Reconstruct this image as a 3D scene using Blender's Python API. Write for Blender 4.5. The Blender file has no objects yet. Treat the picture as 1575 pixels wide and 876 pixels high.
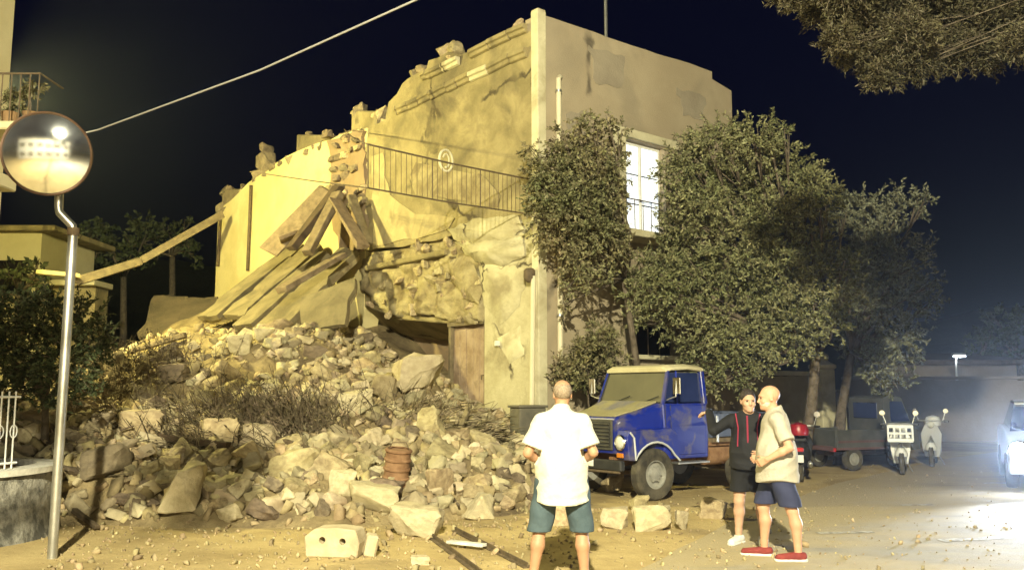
import bpy, bmesh, math, random
import numpy as np
from mathutils import Vector, Matrix, Euler, noise as mnoise

random.seed(7)
RNG = np.random.default_rng(7)
scene = bpy.context.scene
C = scene.collection
R = math.radians

# ---------------------------------------------------------------- camera
F_PX, CX, CY, HZ = 1350.0, 787.5, 438.0, 600.0
EYE = Vector((0, 0, 1.65))
PITCH = math.atan((HZ - CY) / F_PX)
cam_d = bpy.data.cameras.new('camera')
cam = bpy.data.objects.new('camera', cam_d)
C.objects.link(cam)
cam.location = EYE
cam.rotation_euler = (math.pi / 2 + PITCH, 0, 0)
cam_d.sensor_width = 36.0
cam_d.lens = 36.0 * F_PX / 1575.0
cam_d.clip_start = 0.1
cam_d.clip_end = 3000
scene.camera = cam

# ---------------------------------------------------------------- night sky and moon
world = bpy.data.worlds.new('World')
scene.world = world
world.use_nodes = True
wn = world.node_tree
wn.nodes.clear()
sky = wn.nodes.new('ShaderNodeTexSky')
sky.sky_type = 'NISHITA'
sky.sun_disc = False
sky.sun_elevation = R(-2)
sky.sun_rotation = R(180)
tint = wn.nodes.new('ShaderNodeMix'); tint.data_type = 'RGBA'; tint.blend_type = 'MULTIPLY'
tint.inputs[0].default_value = 1.0
tint.inputs[7].default_value = (0.035, 0.05, 0.62, 1)
bg = wn.nodes.new('ShaderNodeBackground')
bg.inputs[1].default_value = 0.07
wo = wn.nodes.new('ShaderNodeOutputWorld')
wn.links.new(sky.outputs[0], tint.inputs[6])
wn.links.new(tint.outputs[2], bg.inputs[0])
wn.links.new(bg.outputs[0], wo.inputs[0])

sd = bpy.data.lights.new('moon', 'SUN')
sd.energy = 0.02
sd.angle = R(0.5)
sd.color = (0.8, 0.88, 1.0)
so = bpy.data.objects.new('moon', sd)
C.objects.link(so)
so.rotation_euler = (R(48), 0, R(-30))

scene.view_settings.view_transform = 'Standard'
scene.view_settings.look = 'None'
scene.view_settings.exposure = 0.15
scene.view_settings.gamma = 1.0
scene.render.engine = 'CYCLES'

# lamps of the place (their fixtures are built further down)
LAMP_A = Vector((-10.7, 17.3, 7.8))      # sodium street lamp, left of the road
LAMP_B = Vector((-0.4, -5.0, 8.6))      # second street lamp, behind the viewer
POWER_A, POWER_B = 7200, 36000
COL_A, COL_B = (1.0, 0.88, 0.32), (1.0, 0.92, 0.60)

# ---------------------------------------------------------------- geometry of the place, from the picture
RIGHT = Vector((1, 0, 0))
UP = Vector((0, -math.sin(PITCH), math.cos(PITCH)))
FWD = Vector((0, math.cos(PITCH), math.sin(PITCH)))

def ray(px, py):
    return (RIGHT * ((px - CX) / F_PX) + UP * ((CY - py) / F_PX) + FWD)

def at(px, py, Y):
    d = ray(px, py)
    return EYE + d * (Y / d.y)

def G(px, py, z=0.0):
    d = ray(px, py)
    return EYE + d * ((z - EYE.z) / d.z)

COR = at(830, 600, 16.0); COR.z = 0.0          # the corner of the house
DL = Vector((-0.638, 0.770, 0)).normalized()   # along the ruined facade
DR = Vector((0.770, 0.638, 0)).normalized()    # along the side wall
NL = Vector((-DL.y, DL.x, 0))                  # outward normals
NL = -Vector((0.770, 0.638, 0)).normalized()
NR = Vector((0.638, -0.770, 0)).normalized()

def on_plane(px, py, n, off=0.0):
    d = ray(px, py)
    p0 = COR + n * off
    t = (p0 - EYE).dot(n) / d.dot(n)
    return EYE + d * t

def fac(px, py, off=0.0):      # pixel -> (u, z) on the facade
    p = on_plane(px, py, NL, off)
    return ((p - COR).dot(DL), p.z)

def sid(px, py, off=0.0):      # pixel -> (u, z) on the side wall
    p = on_plane(px, py, NR, off)
    return ((p - COR).dot(DR), p.z)

def FW(u, z, v=0.0): return COR + DL * u + NL * v + Vector((0, 0, z))
def SW(u, z, v=0.0): return COR + DR * u + NR * v + Vector((0, 0, z))

# ---------------------------------------------------------------- object helpers
def tag(o, label=None, cat=None, group=None, kind=None):
    if label: o['label'] = label
    if cat: o['category'] = cat
    if group: o['group'] = group
    if kind: o['kind'] = kind
    return o

def WMx(o):
    m = o.matrix_basis.copy()
    while o.parent:
        o = o.parent
        m = o.matrix_basis @ m
    return m

def empty(name, loc, rz=0.0, label=None, cat=None, group=None):
    o = bpy.data.objects.new(name, None)
    C.objects.link(o)
    o.location = loc
    o.rotation_euler = (0, 0, rz)
    o.empty_display_size = 0.2
    return tag(o, label, cat, group)

def link_mesh(name, me, mat, parent=None, world=None):
    o = bpy.data.objects.new(name, me)
    C.objects.link(o)
    if mat is not None and len(me.materials) == 0:
        me.materials.append(mat)
    if parent is not None: o.parent = parent
    if world is not None:
        o.matrix_basis = (WMx(parent).inverted() @ world) if parent else world
    return o

class MB:
    """collects vertices and faces (world or local coordinates) into one mesh"""
    def __init__(s): s.v = []; s.f = []
    def add(s, vs, fs):
        n = len(s.v)
        s.v += [Vector(p) for p in vs]
        s.f += [tuple(i + n for i in f) for f in fs]
        return s
    def box(s, c, size, rot=None):
        hx, hy, hz = size[0] / 2, size[1] / 2, size[2] / 2
        M = rot if rot is not None else Matrix.Identity(3)
        c = Vector(c)
        vs = [c + M @ Vector((x, y, z)) for x in (-hx, hx) for y in (-hy, hy) for z in (-hz, hz)]
        return s.add(vs, [(0, 1, 3, 2), (4, 6, 7, 5), (0, 4, 5, 1), (2, 3, 7, 6), (0, 2, 6, 4), (1, 5, 7, 3)])
    def beam(s, a, b, w, h, roll=0.0, up=(0, 0, 1)):
        a, b = Vector(a), Vector(b)
        d = (b - a).normalized()
        x = d.cross(Vector(up))
        if x.length < 1e-3: x = d.cross(Vector((1, 0, 0)))
        x.normalize(); y = x.cross(d)
        M = Matrix((d, x, y)).transposed() @ Matrix.Rotation(roll, 3, 'X')
        return s.box((a + b) / 2, ((b - a).length, w, h), M)
    def tube(s, pts, r, n=8, cap=True, squash=1.0):
        pts = [Vector(p) for p in pts]
        rs = r if hasattr(r, '__len__') else [r] * len(pts)
        rings = []
        ref = None
        for i, p in enumerate(pts):
            d = (pts[min(i + 1, len(pts) - 1)] - pts[max(i - 1, 0)]).normalized()
            if ref is None:
                ref = Vector((0, 0, 1)) if abs(d.z) < 0.9 else Vector((1, 0, 0))
            x = d.cross(ref).normalized(); y = x.cross(d).normalized(); ref = y
            rings.append([p + (x * math.cos(2 * math.pi * k / n) + y * math.sin(2 * math.pi * k / n) * squash) * rs[i] for k in range(n)])
        return s.loft(rings, cap)
    def loft(s, rings, cap=True, closed=True):
        n = len(rings[0]); vs = [p for r in rings for p in r]; fs = []
        for i in range(len(rings) - 1):
            for k in range(n if closed else n - 1):
                k2 = (k + 1) % n
                fs.append((i * n + k, i * n + k2, (i + 1) * n + k2, (i + 1) * n + k))
        if cap:
            fs.append(tuple(range(n - 1, -1, -1)))
            fs.append(tuple((len(rings) - 1) * n + k for k in range(n)))
        return s.add(vs, fs)
    def lathe(s, prof, origin, axis=(0, 0, 1), n=24, cap=True):
        a = Vector(axis).normalized()
        x = a.cross(Vector((0, 0, 1)) if abs(a.z) < 0.9 else Vector((1, 0, 0))).normalized()
        y = a.cross(x)
        o = Vector(origin)
        rings = [[o + a * h + (x * math.cos(2 * math.pi * k / n) + y * math.sin(2 * math.pi * k / n)) * max(r, 1e-4) for k in range(n)] for r, h in prof]
        return s.loft(rings, cap)
    def prism(s, poly, off):
        """poly: world points of a planar polygon, extruded by vector off"""
        n = len(poly); off = Vector(off)
        vs = [Vector(p) for p in poly] + [Vector(p) + off for p in poly]
        fs = [tuple(range(n)), tuple(range(2 * n - 1, n - 1, -1))]
        for k in range(n):
            fs.append((k, n + k, n + (k + 1) % n, (k + 1) % n))
        return s.add(vs, fs)
    def build(s, name, mat, parent=None, smooth=False, bevel=0.0, local=False, seg=1):
        me = bpy.data.meshes.new(name)
        vs = s.v
        if parent is not None and not local:
            inv = WMx(parent).inverted()
            vs = [inv @ p for p in vs]
        me.from_pydata([tuple(p) for p in vs], [], s.f)
        bm = bmesh.new(); bm.from_mesh(me)
        bmesh.ops.recalc_face_normals(bm, faces=bm.faces)
        if bevel > 0:
            es = [e for e in bm.edges if len(e.link_faces) == 2 and e.calc_face_angle(0) > 0.5]
            bmesh.ops.bevel(bm, geom=es, offset=bevel, segments=seg, affect='EDGES', profile=0.5, clamp_overlap=True)
        bm.to_mesh(me); bm.free()
        if smooth:
            me.polygons.foreach_set('use_smooth', [True] * len(me.polygons))
            if smooth == 'auto':
                me.set_sharp_from_angle(angle=R(40))
        return link_mesh(name, me, mat, parent)

def mesh_np(name, V, F, mat, parent=None, smooth=False, face_attr=None):
    """quick mesh from arrays; F is (n,k)"""
    V = np.asarray(V, dtype=np.float32); F = np.asarray(F, dtype=np.int32)
    if parent is not None:
        M = np.array(WMx(parent).inverted()); V = V @ M[:3, :3].T.astype(np.float32) + M[:3, 3].astype(np.float32)
    me = bpy.data.meshes.new(name)
    k = F.shape[1]
    me.vertices.add(len(V)); me.vertices.foreach_set('co', V.ravel().astype(np.float32))
    me.loops.add(F.size); me.loops.foreach_set('vertex_index', F.ravel())
    me.polygons.add(len(F)); me.polygons.foreach_set('loop_start', np.arange(0, F.size, k, dtype=np.int32))
    me.update(calc_edges=True)
    if face_attr is not None:
        a = me.attributes.new('rnd', 'FLOAT', 'FACE'); a.data.foreach_set('value', np.asarray(face_attr, dtype=np.float32))
    if smooth: me.polygons.foreach_set('use_smooth', [True] * len(F))
    me.validate()
    return link_mesh(name, me, mat, parent)

def copy_tree(o, parent=None):
    c = o.copy(); C.objects.link(c); c.parent = parent
    for ch in list(o.children): copy_tree(ch, c)
    return c

# ---------------------------------------------------------------- materials
def nd(nt, t, **kw):
    n = nt.nodes.new(t)
    for k, v in kw.items(): setattr(n, k, v)
    return n

def mat(name, c1, c2=None, scale=3.0, rough=0.85, bump=0.0, bscale=20.0, metal=0.0, stain=None, sscale=0.7, samt=0.5,
        objrand=0.0, attr=None, emit=None, estr=0.0, spec=0.3, detail=6.0, coat=0.0, trans=0.0, lo=0.35, hi=0.65, dist=0.0):
    m = bpy.data.materials.new(name); m.use_nodes = True
    nt = m.node_tree; b = nt.nodes['Principled BSDF']; L = nt.links.new
    b.inputs['Roughness'].default_value = rough
    b.inputs['Metallic'].default_value = metal
    b.inputs['Specular IOR Level'].default_value = spec
    b.inputs['Coat Weight'].default_value = coat
    b.inputs['Transmission Weight'].default_value = trans
    tc = nd(nt, 'ShaderNodeTexCoord')
    vec = tc.outputs['Object']
    oi = None
    if objrand:
        oi = nd(nt, 'ShaderNodeObjectInfo')
        sc = nd(nt, 'ShaderNodeMath', operation='MULTIPLY'); sc.inputs[1].default_value = 53.0
        L(oi.outputs['Random'], sc.inputs[0])
        ad = nd(nt, 'ShaderNodeVectorMath', operation='ADD'); L(vec, ad.inputs[0]); L(sc.outputs[0], ad.inputs[1])
        vec = ad.outputs[0]
    col = None
    if c2 is None: c2 = c1
    n1 = nd(nt, 'ShaderNodeTexNoise'); n1.inputs['Scale'].default_value = scale; n1.inputs['Detail'].default_value = detail
    n1.inputs['Roughness'].default_value = 0.62; n1.inputs['Distortion'].default_value = dist
    L(vec, n1.inputs['Vector'])
    rp = nd(nt, 'ShaderNodeValToRGB')
    rp.color_ramp.elements[0].position = lo; rp.color_ramp.elements[1].position = hi
    rp.color_ramp.elements[0].color = (*c1, 1); rp.color_ramp.elements[1].color = (*c2, 1)
    L(n1.outputs['Fac'], rp.inputs[0]); col = rp.outputs[0]
    if stain is not None:
        n2 = nd(nt, 'ShaderNodeTexNoise'); n2.inputs['Scale'].default_value = sscale; n2.inputs['Detail'].default_value = 8
        n2.inputs['Roughness'].default_value = 0.6; n2.inputs['Distortion'].default_value = 0.6
        L(vec, n2.inputs['Vector'])
        r2 = nd(nt, 'ShaderNodeValToRGB'); r2.color_ramp.elements[0].position = 0.5; r2.color_ramp.elements[1].position = 0.62
        r2.color_ramp.elements[0].color = (0, 0, 0, 1); r2.color_ramp.elements[1].color = (samt, samt, samt, 1)
        L(n2.outputs['Fac'], r2.inputs[0])
        mx = nd(nt, 'ShaderNodeMix', data_type='RGBA'); L(r2.outputs[0], mx.inputs[0]); L(col, mx.inputs[6]); mx.inputs[7].default_value = (*stain, 1)
        col = mx.outputs[2]
    if objrand or attr:
        if attr:
            at_ = nd(nt, 'ShaderNodeAttribute', attribute_name='rnd'); src = at_.outputs['Fac']; amt = attr
        else:
            src = oi.outputs['Random']; amt = objrand
        mr = nd(nt, 'ShaderNodeMapRange'); mr.inputs['To Min'].default_value = 1 - amt; mr.inputs['To Max'].default_value = 1 + amt
        L(src, mr.inputs[0])
        hs = nd(nt, 'ShaderNodeHueSaturation'); L(mr.outputs[0], hs.inputs['Value']); L(col, hs.inputs['Color'])
        mr2 = nd(nt, 'ShaderNodeMapRange'); mr2.inputs['To Min'].default_value = 0.5 - 0.05 * amt; mr2.inputs['To Max'].default_value = 0.5 + 0.05 * amt
        ml = nd(nt, 'ShaderNodeMath', operation='MULTIPLY'); ml.inputs[1].default_value = 7.13
        fr = nd(nt, 'ShaderNodeMath', operation='FRACT'); L(src, ml.inputs[0]); L(ml.outputs[0], fr.inputs[0]); L(fr.outputs[0], mr2.inputs[0])
        L(mr2.outputs[0], hs.inputs['Hue'])
        col = hs.outputs[0]
    L(col, b.inputs['Base Color'])
    if bump > 0:
        n3 = nd(nt, 'ShaderNodeTexNoise'); n3.inputs['Scale'].default_value = bscale; n3.inputs['Detail'].default_value = 8
        n3.inputs['Roughness'].default_value = 0.65
        L(vec, n3.inputs['Vector'])
        bp = nd(nt, 'ShaderNodeBump'); bp.inputs['Strength'].default_value = 1.0; bp.inputs['Distance'].default_value = bump
        L(n3.outputs['Fac'], bp.inputs['Height']); L(bp.outputs[0], b.inputs['Normal'])
    if emit is not None:
        b.inputs['Emission Color'].default_value = (*emit, 1); b.inputs['Emission Strength'].default_value = estr
    return m

M = {}
M['sand'] = mat('sandy ground', (0.36, 0.27, 0.125), (0.50, 0.39, 0.195), 0.9, 0.95, 0.03, 9, stain=(0.22, 0.165, 0.085), sscale=0.5, samt=0.6)
M['debris'] = mat('fine debris', (0.14, 0.105, 0.058), (0.33, 0.26, 0.14), 1.6, 0.95, 0.06, 7, stain=(0.10, 0.075, 0.05), sscale=0.8, samt=0.7)
M['stone'] = mat('rubble stone', (0.29, 0.23, 0.13), (0.46, 0.385, 0.235), 4, 0.92, 0.012, 18, objrand=0.28, stain=(0.20, 0.15, 0.09), sscale=3.0, samt=0.6)
M['pale_stone'] = mat('pale stone', (0.38, 0.32, 0.20), (0.53, 0.46, 0.31), 4, 0.9, 0.012, 18, objrand=0.15, stain=(0.27, 0.22, 0.15), sscale=3.0, samt=0.5)
M['dark_stone'] = mat('dark brown stone', (0.12, 0.095, 0.07), (0.22, 0.175, 0.12), 4, 0.95, 0.012, 18, objrand=0.3)
M['grit'] = mat('stone crumbs', (0.24, 0.185, 0.10), (0.41, 0.335, 0.20), 5, 0.95, attr=0.35)
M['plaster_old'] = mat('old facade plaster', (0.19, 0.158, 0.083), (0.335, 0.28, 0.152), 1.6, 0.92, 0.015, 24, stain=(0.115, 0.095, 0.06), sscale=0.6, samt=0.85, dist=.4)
M['plaster_pale'] = mat('pale cracked plaster', (0.36, 0.32, 0.20), (0.52, 0.48, 0.33), 1.3, 0.92, 0.02, 10, stain=(0.21, 0.17, 0.10), sscale=0.9, samt=0.7)
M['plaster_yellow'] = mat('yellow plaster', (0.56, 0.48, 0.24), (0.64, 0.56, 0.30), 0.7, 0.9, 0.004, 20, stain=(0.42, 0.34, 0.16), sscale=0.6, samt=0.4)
M['plaster_side'] = mat('side wall render', (0.32, 0.265, 0.185), (0.39, 0.33, 0.235), 0.6, 0.93, 0.008, 30, stain=(0.23, 0.20, 0.15), sscale=0.45, samt=0.5)
M['pilaster'] = mat('pilaster plaster', (0.46, 0.42, 0.28), (0.60, 0.56, 0.40), 2.0, 0.9, 0.01, 18, stain=(0.30, 0.25, 0.15), sscale=1.2, samt=0.6)
M['plaster_patch'] = mat('lost render patch', (0.33, 0.28, 0.15), (0.42, 0.36, 0.2), 1.5, 0.92, 0.01, 14, stain=(0.24, 0.19, 0.11), sscale=1.5, samt=0.7)
M['mortar'] = mat('crumbling lime plaster', (0.22, 0.175, 0.095), (0.40, 0.345, 0.20), 2.4, 0.95, 0.05, 9, stain=(0.15, 0.115, 0.07), sscale=1.6, samt=0.75)
M['concrete'] = mat('dusty concrete', (0.13, 0.108, 0.065), (0.21, 0.175, 0.105), 1.8, 0.93, 0.02, 12, stain=(0.085, 0.07, 0.045), sscale=1.2, samt=0.7)
M['brown_in'] = mat('interior plaster', (0.22, 0.16, 0.10), (0.30, 0.22, 0.14), 1.4, 0.93, 0.01, 14)
M['wood'] = mat('weathered timber', (0.13, 0.10, 0.065), (0.24, 0.19, 0.12), 6, 0.88, 0.006, 30, objrand=0.25)
M['wood_dark'] = mat('dark timber', (0.05, 0.036, 0.024), (0.10, 0.07, 0.045), 6, 0.85, 0.005, 30, objrand=0.2)
M['door'] = mat('old door paint', (0.24, 0.17, 0.115), (0.37, 0.285, 0.21), 3, 0.8, 0.004, 25, stain=(0.17, 0.12, 0.08), sscale=2.5, samt=0.6)
M['iron'] = mat('rusty iron', (0.085, 0.065, 0.045), (0.15, 0.11, 0.07), 12, 0.8, 0.002, 60, metal=0.2)
M['steel'] = mat('galvanised steel', (0.42, 0.42, 0.40), (0.52, 0.52, 0.50), 8, 0.38, 0.0005, 60, metal=0.85)
M['cane'] = mat('dry cane', (0.17, 0.135, 0.085), (0.30, 0.25, 0.16), 5, 0.9, attr=0.4)
M['twig'] = mat('dry twigs', (0.08, 0.062, 0.042), (0.15, 0.12, 0.08), 5, 0.9, attr=0.4)
M['bark'] = mat('olive bark', (0.07, 0.055, 0.04), (0.16, 0.13, 0.10), 9, 0.92, 0.02, 14)
M['leaf_olive'] = mat('olive leaves', (0.13, 0.14, 0.062), (0.225, 0.22, 0.115), 1.2, 0.6, attr=0.45, spec=0.35)
M['leaf_grey'] = mat('grey green leaves', (0.14, 0.15, 0.10), (0.21, 0.215, 0.15), 1.0, 0.6, attr=0.45, spec=0.35)
M['leaf_vine'] = mat('shrub leaves', (0.11, 0.12, 0.055), (0.20, 0.17, 0.095), 0.9, 0.6, attr=0.5, spec=0.3)
M['leaf_dark'] = mat('dark leaves', (0.04, 0.055, 0.025), (0.07, 0.08, 0.035), 0.9, 0.65, attr=0.45, spec=0.3)
M['needle'] = mat('pine needles', (0.035, 0.033, 0.018), (0.065, 0.055, 0.028), 0.8, 0.65, attr=0.4, spec=0.3)
M['black'] = mat('black void paint', (0.012, 0.012, 0.014), rough=0.8)
M['asphalt'] = mat('dusty asphalt', (0.17, 0.168, 0.16), (0.36, 0.345, 0.30), 0.55, 0.9, 0.012, 30, stain=(0.30, 0.255, 0.17), sscale=0.9, samt=0.55, lo=0.38, hi=0.66, dist=0.8)
M['white_paint'] = mat('worn white paint', (0.45, 0.44, 0.41), (0.75, 0.74, 0.70), 5, 0.8)
M['road_paint'] = mat('nearly worn off paint', (0.20, 0.18, 0.14), (0.46, 0.44, 0.39), 9, 0.85, lo=.4, hi=.6)
# ================================================================ the setting
def vnoise(x, y, seed=0):
    """cheap smooth value noise on arrays"""
    x = np.asarray(x, float); y = np.asarray(y, float)
    xi = np.floor(x).astype(np.int64); yi = np.floor(y).astype(np.int64)
    fx = x - xi; fy = y - yi
    fx = fx * fx * (3 - 2 * fx); fy = fy * fy * (3 - 2 * fy)
    def h(a, b):
        n = (a * 374761393 + b * 668265263 + seed * 974711) & 0x7fffffff
        n = ((n ^ (n >> 13)) * 1274126177) & 0x7fffffff
        return ((n ^ (n >> 16)) & 0xffff) / 65535.0
    return (h(xi, yi) * (1 - fx) + h(xi + 1, yi) * fx) * (1 - fy) + (h(xi, yi + 1) * (1 - fx) + h(xi + 1, yi + 1) * fx) * fy

def fbm(x, y, seed=0, o=4):
    s = 0; a = 0.5; f = 1.0
    for k in range(o):
        s = s + a * (vnoise(x * f, y * f, seed + k) - 0.5); a *= 0.5; f *= 2.1
    return s

g = MB(); n = 24
xs = [-500 + 1000 * i / n for i in range(n + 1)]; ys = [-300 + 1100 * i / n for i in range(n + 1)]
g.add([(x, y, 0) for y in ys for x in xs], [(j * (n + 1) + i, j * (n + 1) + i + 1, (j + 1) * (n + 1) + i + 1, (j + 1) * (n + 1) + i) for j in range(n) for i in range(n)])
tag(g.build('ground', M['sand']), kind='structure')

# the road runs off to the right behind the parked vehicles
rd = [G(930, 905), G(1130, 800), G(1290, 742), G(1455, 705), G(1700, 672), G(2600, 650)]
outer = [Vector((40, 26, 0)), Vector((40, -30, 0)), Vector((1.6, -30, 0)), Vector((0.9, 4.0, 0))]
road = MB()
edge = []
for i in range(len(rd) - 1):
    for k in range(6):
        p = rd[i].lerp(rd[i + 1], k / 6)
        w = 0.18 * (random.random() - 0.5)
        edge.append(p + Vector((w, w, 0)))
poly = [Vector((p.x, p.y, 0.004)) for p in edge + outer]
road.add(poly, [tuple(range(len(poly)))])
ro = road.build('road', M['asphalt'])
bm = bmesh.new(); bm.from_mesh(ro.data); bmesh.ops.triangulate(bm, faces=bm.faces); bm.to_mesh(ro.data); bm.free()
tag(ro, kind='structure')
for (px, py, L_, w_, a_) in [(1500, 828, 0.9, 0.12, 0.25), (1300, 818, 0.7, 0.10, 0.15), (1412, 776, 0.5, 0.10, 0.1), (1545, 742, 0.8, 0.12, 0.1)]:
    p = G(px, py, 0.008)
    k = 9
    pts = []
    for i in range(k): pts.append(p + Vector((math.cos(a_) * (i / (k - 1) - 0.5) * L_, math.sin(a_) * (i / (k - 1) - 0.5) * L_ + w_ * (0.5 + 0.5 * random.random()), 0)))
    for i in range(k - 1, -1, -1): pts.append(p + Vector((math.cos(a_) * (i / (k - 1) - 0.5) * L_, math.sin(a_) * (i / (k - 1) - 0.5) * L_ - w_ * random.random(), 0)))
    mb = MB(); mb.add(pts, [tuple(range(len(pts)))])
    tag(mb.build('road_marking', M['road_paint']), kind='structure')

def dust_edge(m, a, b, width, col):
    """loose dust lying on the asphalt, thick at the verge and thinning out over the road"""
    nt = m.node_tree; bs = nt.nodes['Principled BSDF']; L = nt.links.new
    d = (b - a).normalized(); nrm = Vector((d.y, -d.x, 0))
    tc = nd(nt, 'ShaderNodeTexCoord')
    sub = nd(nt, 'ShaderNodeVectorMath', operation='SUBTRACT'); sub.inputs[1].default_value = a; L(tc.outputs['Object'], sub.inputs[0])
    dt = nd(nt, 'ShaderNodeVectorMath', operation='DOT_PRODUCT'); dt.inputs[1].default_value = nrm; L(sub.outputs[0], dt.inputs[0])
    mp = nd(nt, 'ShaderNodeMapping'); mp.inputs['Rotation'].default_value = (0, 0, -math.atan2(d.y, d.x)); mp.inputs['Scale'].default_value = (.35, 1.3, 1)
    L(tc.outputs['Object'], mp.inputs['Vector'])
    nz = nd(nt, 'ShaderNodeTexNoise'); nz.inputs['Scale'].default_value = 1.1; nz.inputs['Detail'].default_value = 7; nz.inputs['Roughness'].default_value = .65; L(mp.outputs[0], nz.inputs['Vector'])
    ml = nd(nt, 'ShaderNodeMath', operation='MULTIPLY_ADD'); ml.inputs[1].default_value = 9.0; ml.inputs[2].default_value = -4.5; L(nz.outputs['Fac'], ml.inputs[0])
    ad = nd(nt, 'ShaderNodeMath', operation='ADD'); L(dt.outputs['Value'], ad.inputs[0]); L(ml.outputs[0], ad.inputs[1])
    mr = nd(nt, 'ShaderNodeMapRange', interpolation_type='SMOOTHSTEP'); mr.inputs['From Min'].default_value = .2; mr.inputs['From Max'].default_value = width
    mr.inputs['To Min'].default_value = 1.0; mr.inputs['To Max'].default_value = .18
    L(ad.outputs[0], mr.inputs[0])
    src = bs.inputs['Base Color'].links[0].from_socket
    mx = nd(nt, 'ShaderNodeMix', data_type='RGBA'); L(mr.outputs[0], mx.inputs[0]); L(src, mx.inputs[6]); mx.inputs[7].default_value = (*col, 1)
    L(mx.outputs[2], bs.inputs['Base Color'])
dust_edge(M['asphalt'], G(930, 905), G(1455, 705), 3.6, (0.38, 0.315, 0.20))

# dark hills beyond
def hill(name, x0, x1, y, prof, depth, m):
    nx, ny = 60, 10
    V = []; Fq = []
    for j in range(ny):
        for i in range(nx):
            s = i / (nx - 1); x = x0 + (x1 - x0) * s
            hh = np.interp(s, [p[0] for p in prof], [p[1] for p in prof]) * math.sin(math.pi * min(1, (j + 0.001) / (ny - 1)))
            V.append((x, y + depth * j / (ny - 1), max(-0.3, hh * (1 + 0.25 * float(fbm(x * 0.08, y + j, 3)))) - 0.3))
    for j in range(ny - 1):
        for i in range(nx - 1): Fq.append((j * nx + i, j * nx + i + 1, (j + 1) * nx + i + 1, (j + 1) * nx + i))
    o = mesh_np(name, V, Fq, m, smooth=True)
    return tag(o, kind='structure')
M['hill'] = mat('scrub hillside', (0.03, 0.032, 0.02), (0.06, 0.055, 0.035), 0.2, 0.95, 0.3, 1.0)
hill('hill', -160, 10, 75, [(0, 16), (0.5, 20), (0.72, 17), (0.85, 12), (1, 3)], 60, M['hill'])
hill('hill', 10, 190, 90, [(0, 2), (0.2, 10), (0.4, 15), (1, 22)], 60, M['hill'])

# ---------------------------------------------------------------- the debris heap, as a height field
CTRL = [(150, 640, 13), (130, 560, 17), (300, 690, 12.6), (300, 560, 17), (380, 545, 18), (450, 530, 19), (520, 522, 19.5),
        (400, 600, 15.6), (640, 590, 16.6), (590, 560, 18.2), (560, 640, 14.6), (700, 645, 14.8), (775, 655, 15), (810, 705, 14.2), (600, 720, 12.5),
        (300, 745, 11.7), (450, 745, 11.9), (700, 745, 12.4), (200, 500, 22), (260, 460, 24), (150, 470, 23), (330, 470, 24), (420, 480, 23), (500, 500, 23),
        (200, 700, 12.2), (120, 700, 11.8), (230, 620, 14.6), (480, 680, 13.2), (350, 650, 14.0), (60, 600, 15), (40, 540, 19), (650, 660, 14),
        (745, 700, 13.2), (190, 560, 17), (560, 500, 22), (760, 640, 16.4), (830, 690, 15.6), (60, 660, 12.6), (335, 512, 19.4), (425, 500, 18.0), (485, 505, 17.9), (260, 525, 20.0), (230, 500, 21.5)]
ZERO = [(60, 830), (120, 812), (200, 818), (300, 822), (400, 826), (480, 838), (560, 836), (650, 818), (740, 806), (820, 800), (880, 790),
        (900, 765), (905, 745), (1000, 745), (1100, 740), (860, 820), (700, 850), (300, 860), (100, 850), (20, 850), (500, 870), (1200, 740), (920, 860), (800, 870), (950, 830), (880, 845)]
cp = [at(*c) for c in CTRL]
cz = [G(*c) for c in ZERO]
CXY = np.array([(p.x, p.y) for p in cp] + [(p.x, p.y) for p in cz]); CH = np.array([p.z for p in cp] + [-0.14] * len(cz))
def Hsmooth(x, y):
    x = np.asarray(x, float); y = np.asarray(y, float)
    d2 = (x[..., None] - CXY[:, 0]) ** 2 + (y[..., None] - CXY[:, 1]) ** 2
    w = 1.0 / (d2 + 0.12) ** 1.7
    h = (w * CH).sum(-1) / w.sum(-1)
    u = (x - COR.x) * DR.x + (y - COR.y) * DR.y          # to the right of the corner, behind the truck: level ground
    far = np.clip((x - 1.0) / 0.7, 0, 1)
    h = h * (1 - far) - 0.15 * far
    left = np.clip((-8.0 - x) / 5.0, 0, 1)
    return h * (1 - left * 0.8)
def H(x, y):
    h = Hsmooth(x, y)
    rough = np.clip(h / 0.35, 0, 1)
    return h + rough * (0.42 * fbm(np.asarray(x) * 0.9, np.asarray(y) * 0.9, 11) + 0.16 * fbm(np.asarray(x) * 3.1, np.asarray(y) * 3.1, 5))
def Hs(x, y): return max(0.0, float(H(np.array([x]), np.array([y]))[0]))

gx = np.arange(-15, 2.2, 0.11); gy = np.arange(8.6, 27, 0.11)
X, Y = np.meshgrid(gx, gy)
Z = H(X, Y)
Z = np.where(Z < 0.0, -0.06, Z)
V = np.stack([X, Y, Z], -1).reshape(-1, 3)
nx, ny = len(gx), len(gy)
idx = np.arange(nx * ny).reshape(ny, nx)
Fq = np.stack([idx[:-1, :-1], idx[:-1, 1:], idx[1:, 1:], idx[1:, :-1]], -1).reshape(-1, 4)
keep = (V[Fq][:, :, 2].max(1) > 0)
o = mesh_np('debris_heap', V, Fq[keep], M['debris'], smooth=True)
tag(o, 'heap of earth and crushed plaster under the rubble of the collapsed house', 'debris', kind='stuff')

# ================================================================ the house
def cut(o, boxes):
    """cut box openings out of o; boxes are MB builders in world coordinates"""
    tmp = []
    for b in boxes:
        c = b.build('cutter', None); tmp.append(c)
        md = o.modifiers.new('cut', 'BOOLEAN'); md.operation = 'DIFFERENCE'; md.object = c; md.solver = 'EXACT'
    bpy.context.view_layer.update()
    dg = bpy.context.evaluated_depsgraph_get()
    me = bpy.data.meshes.new_from_object(o.evaluated_get(dg))
    o.modifiers.clear(); o.data = me
    for c in tmp: bpy.data.objects.remove(c)

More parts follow.
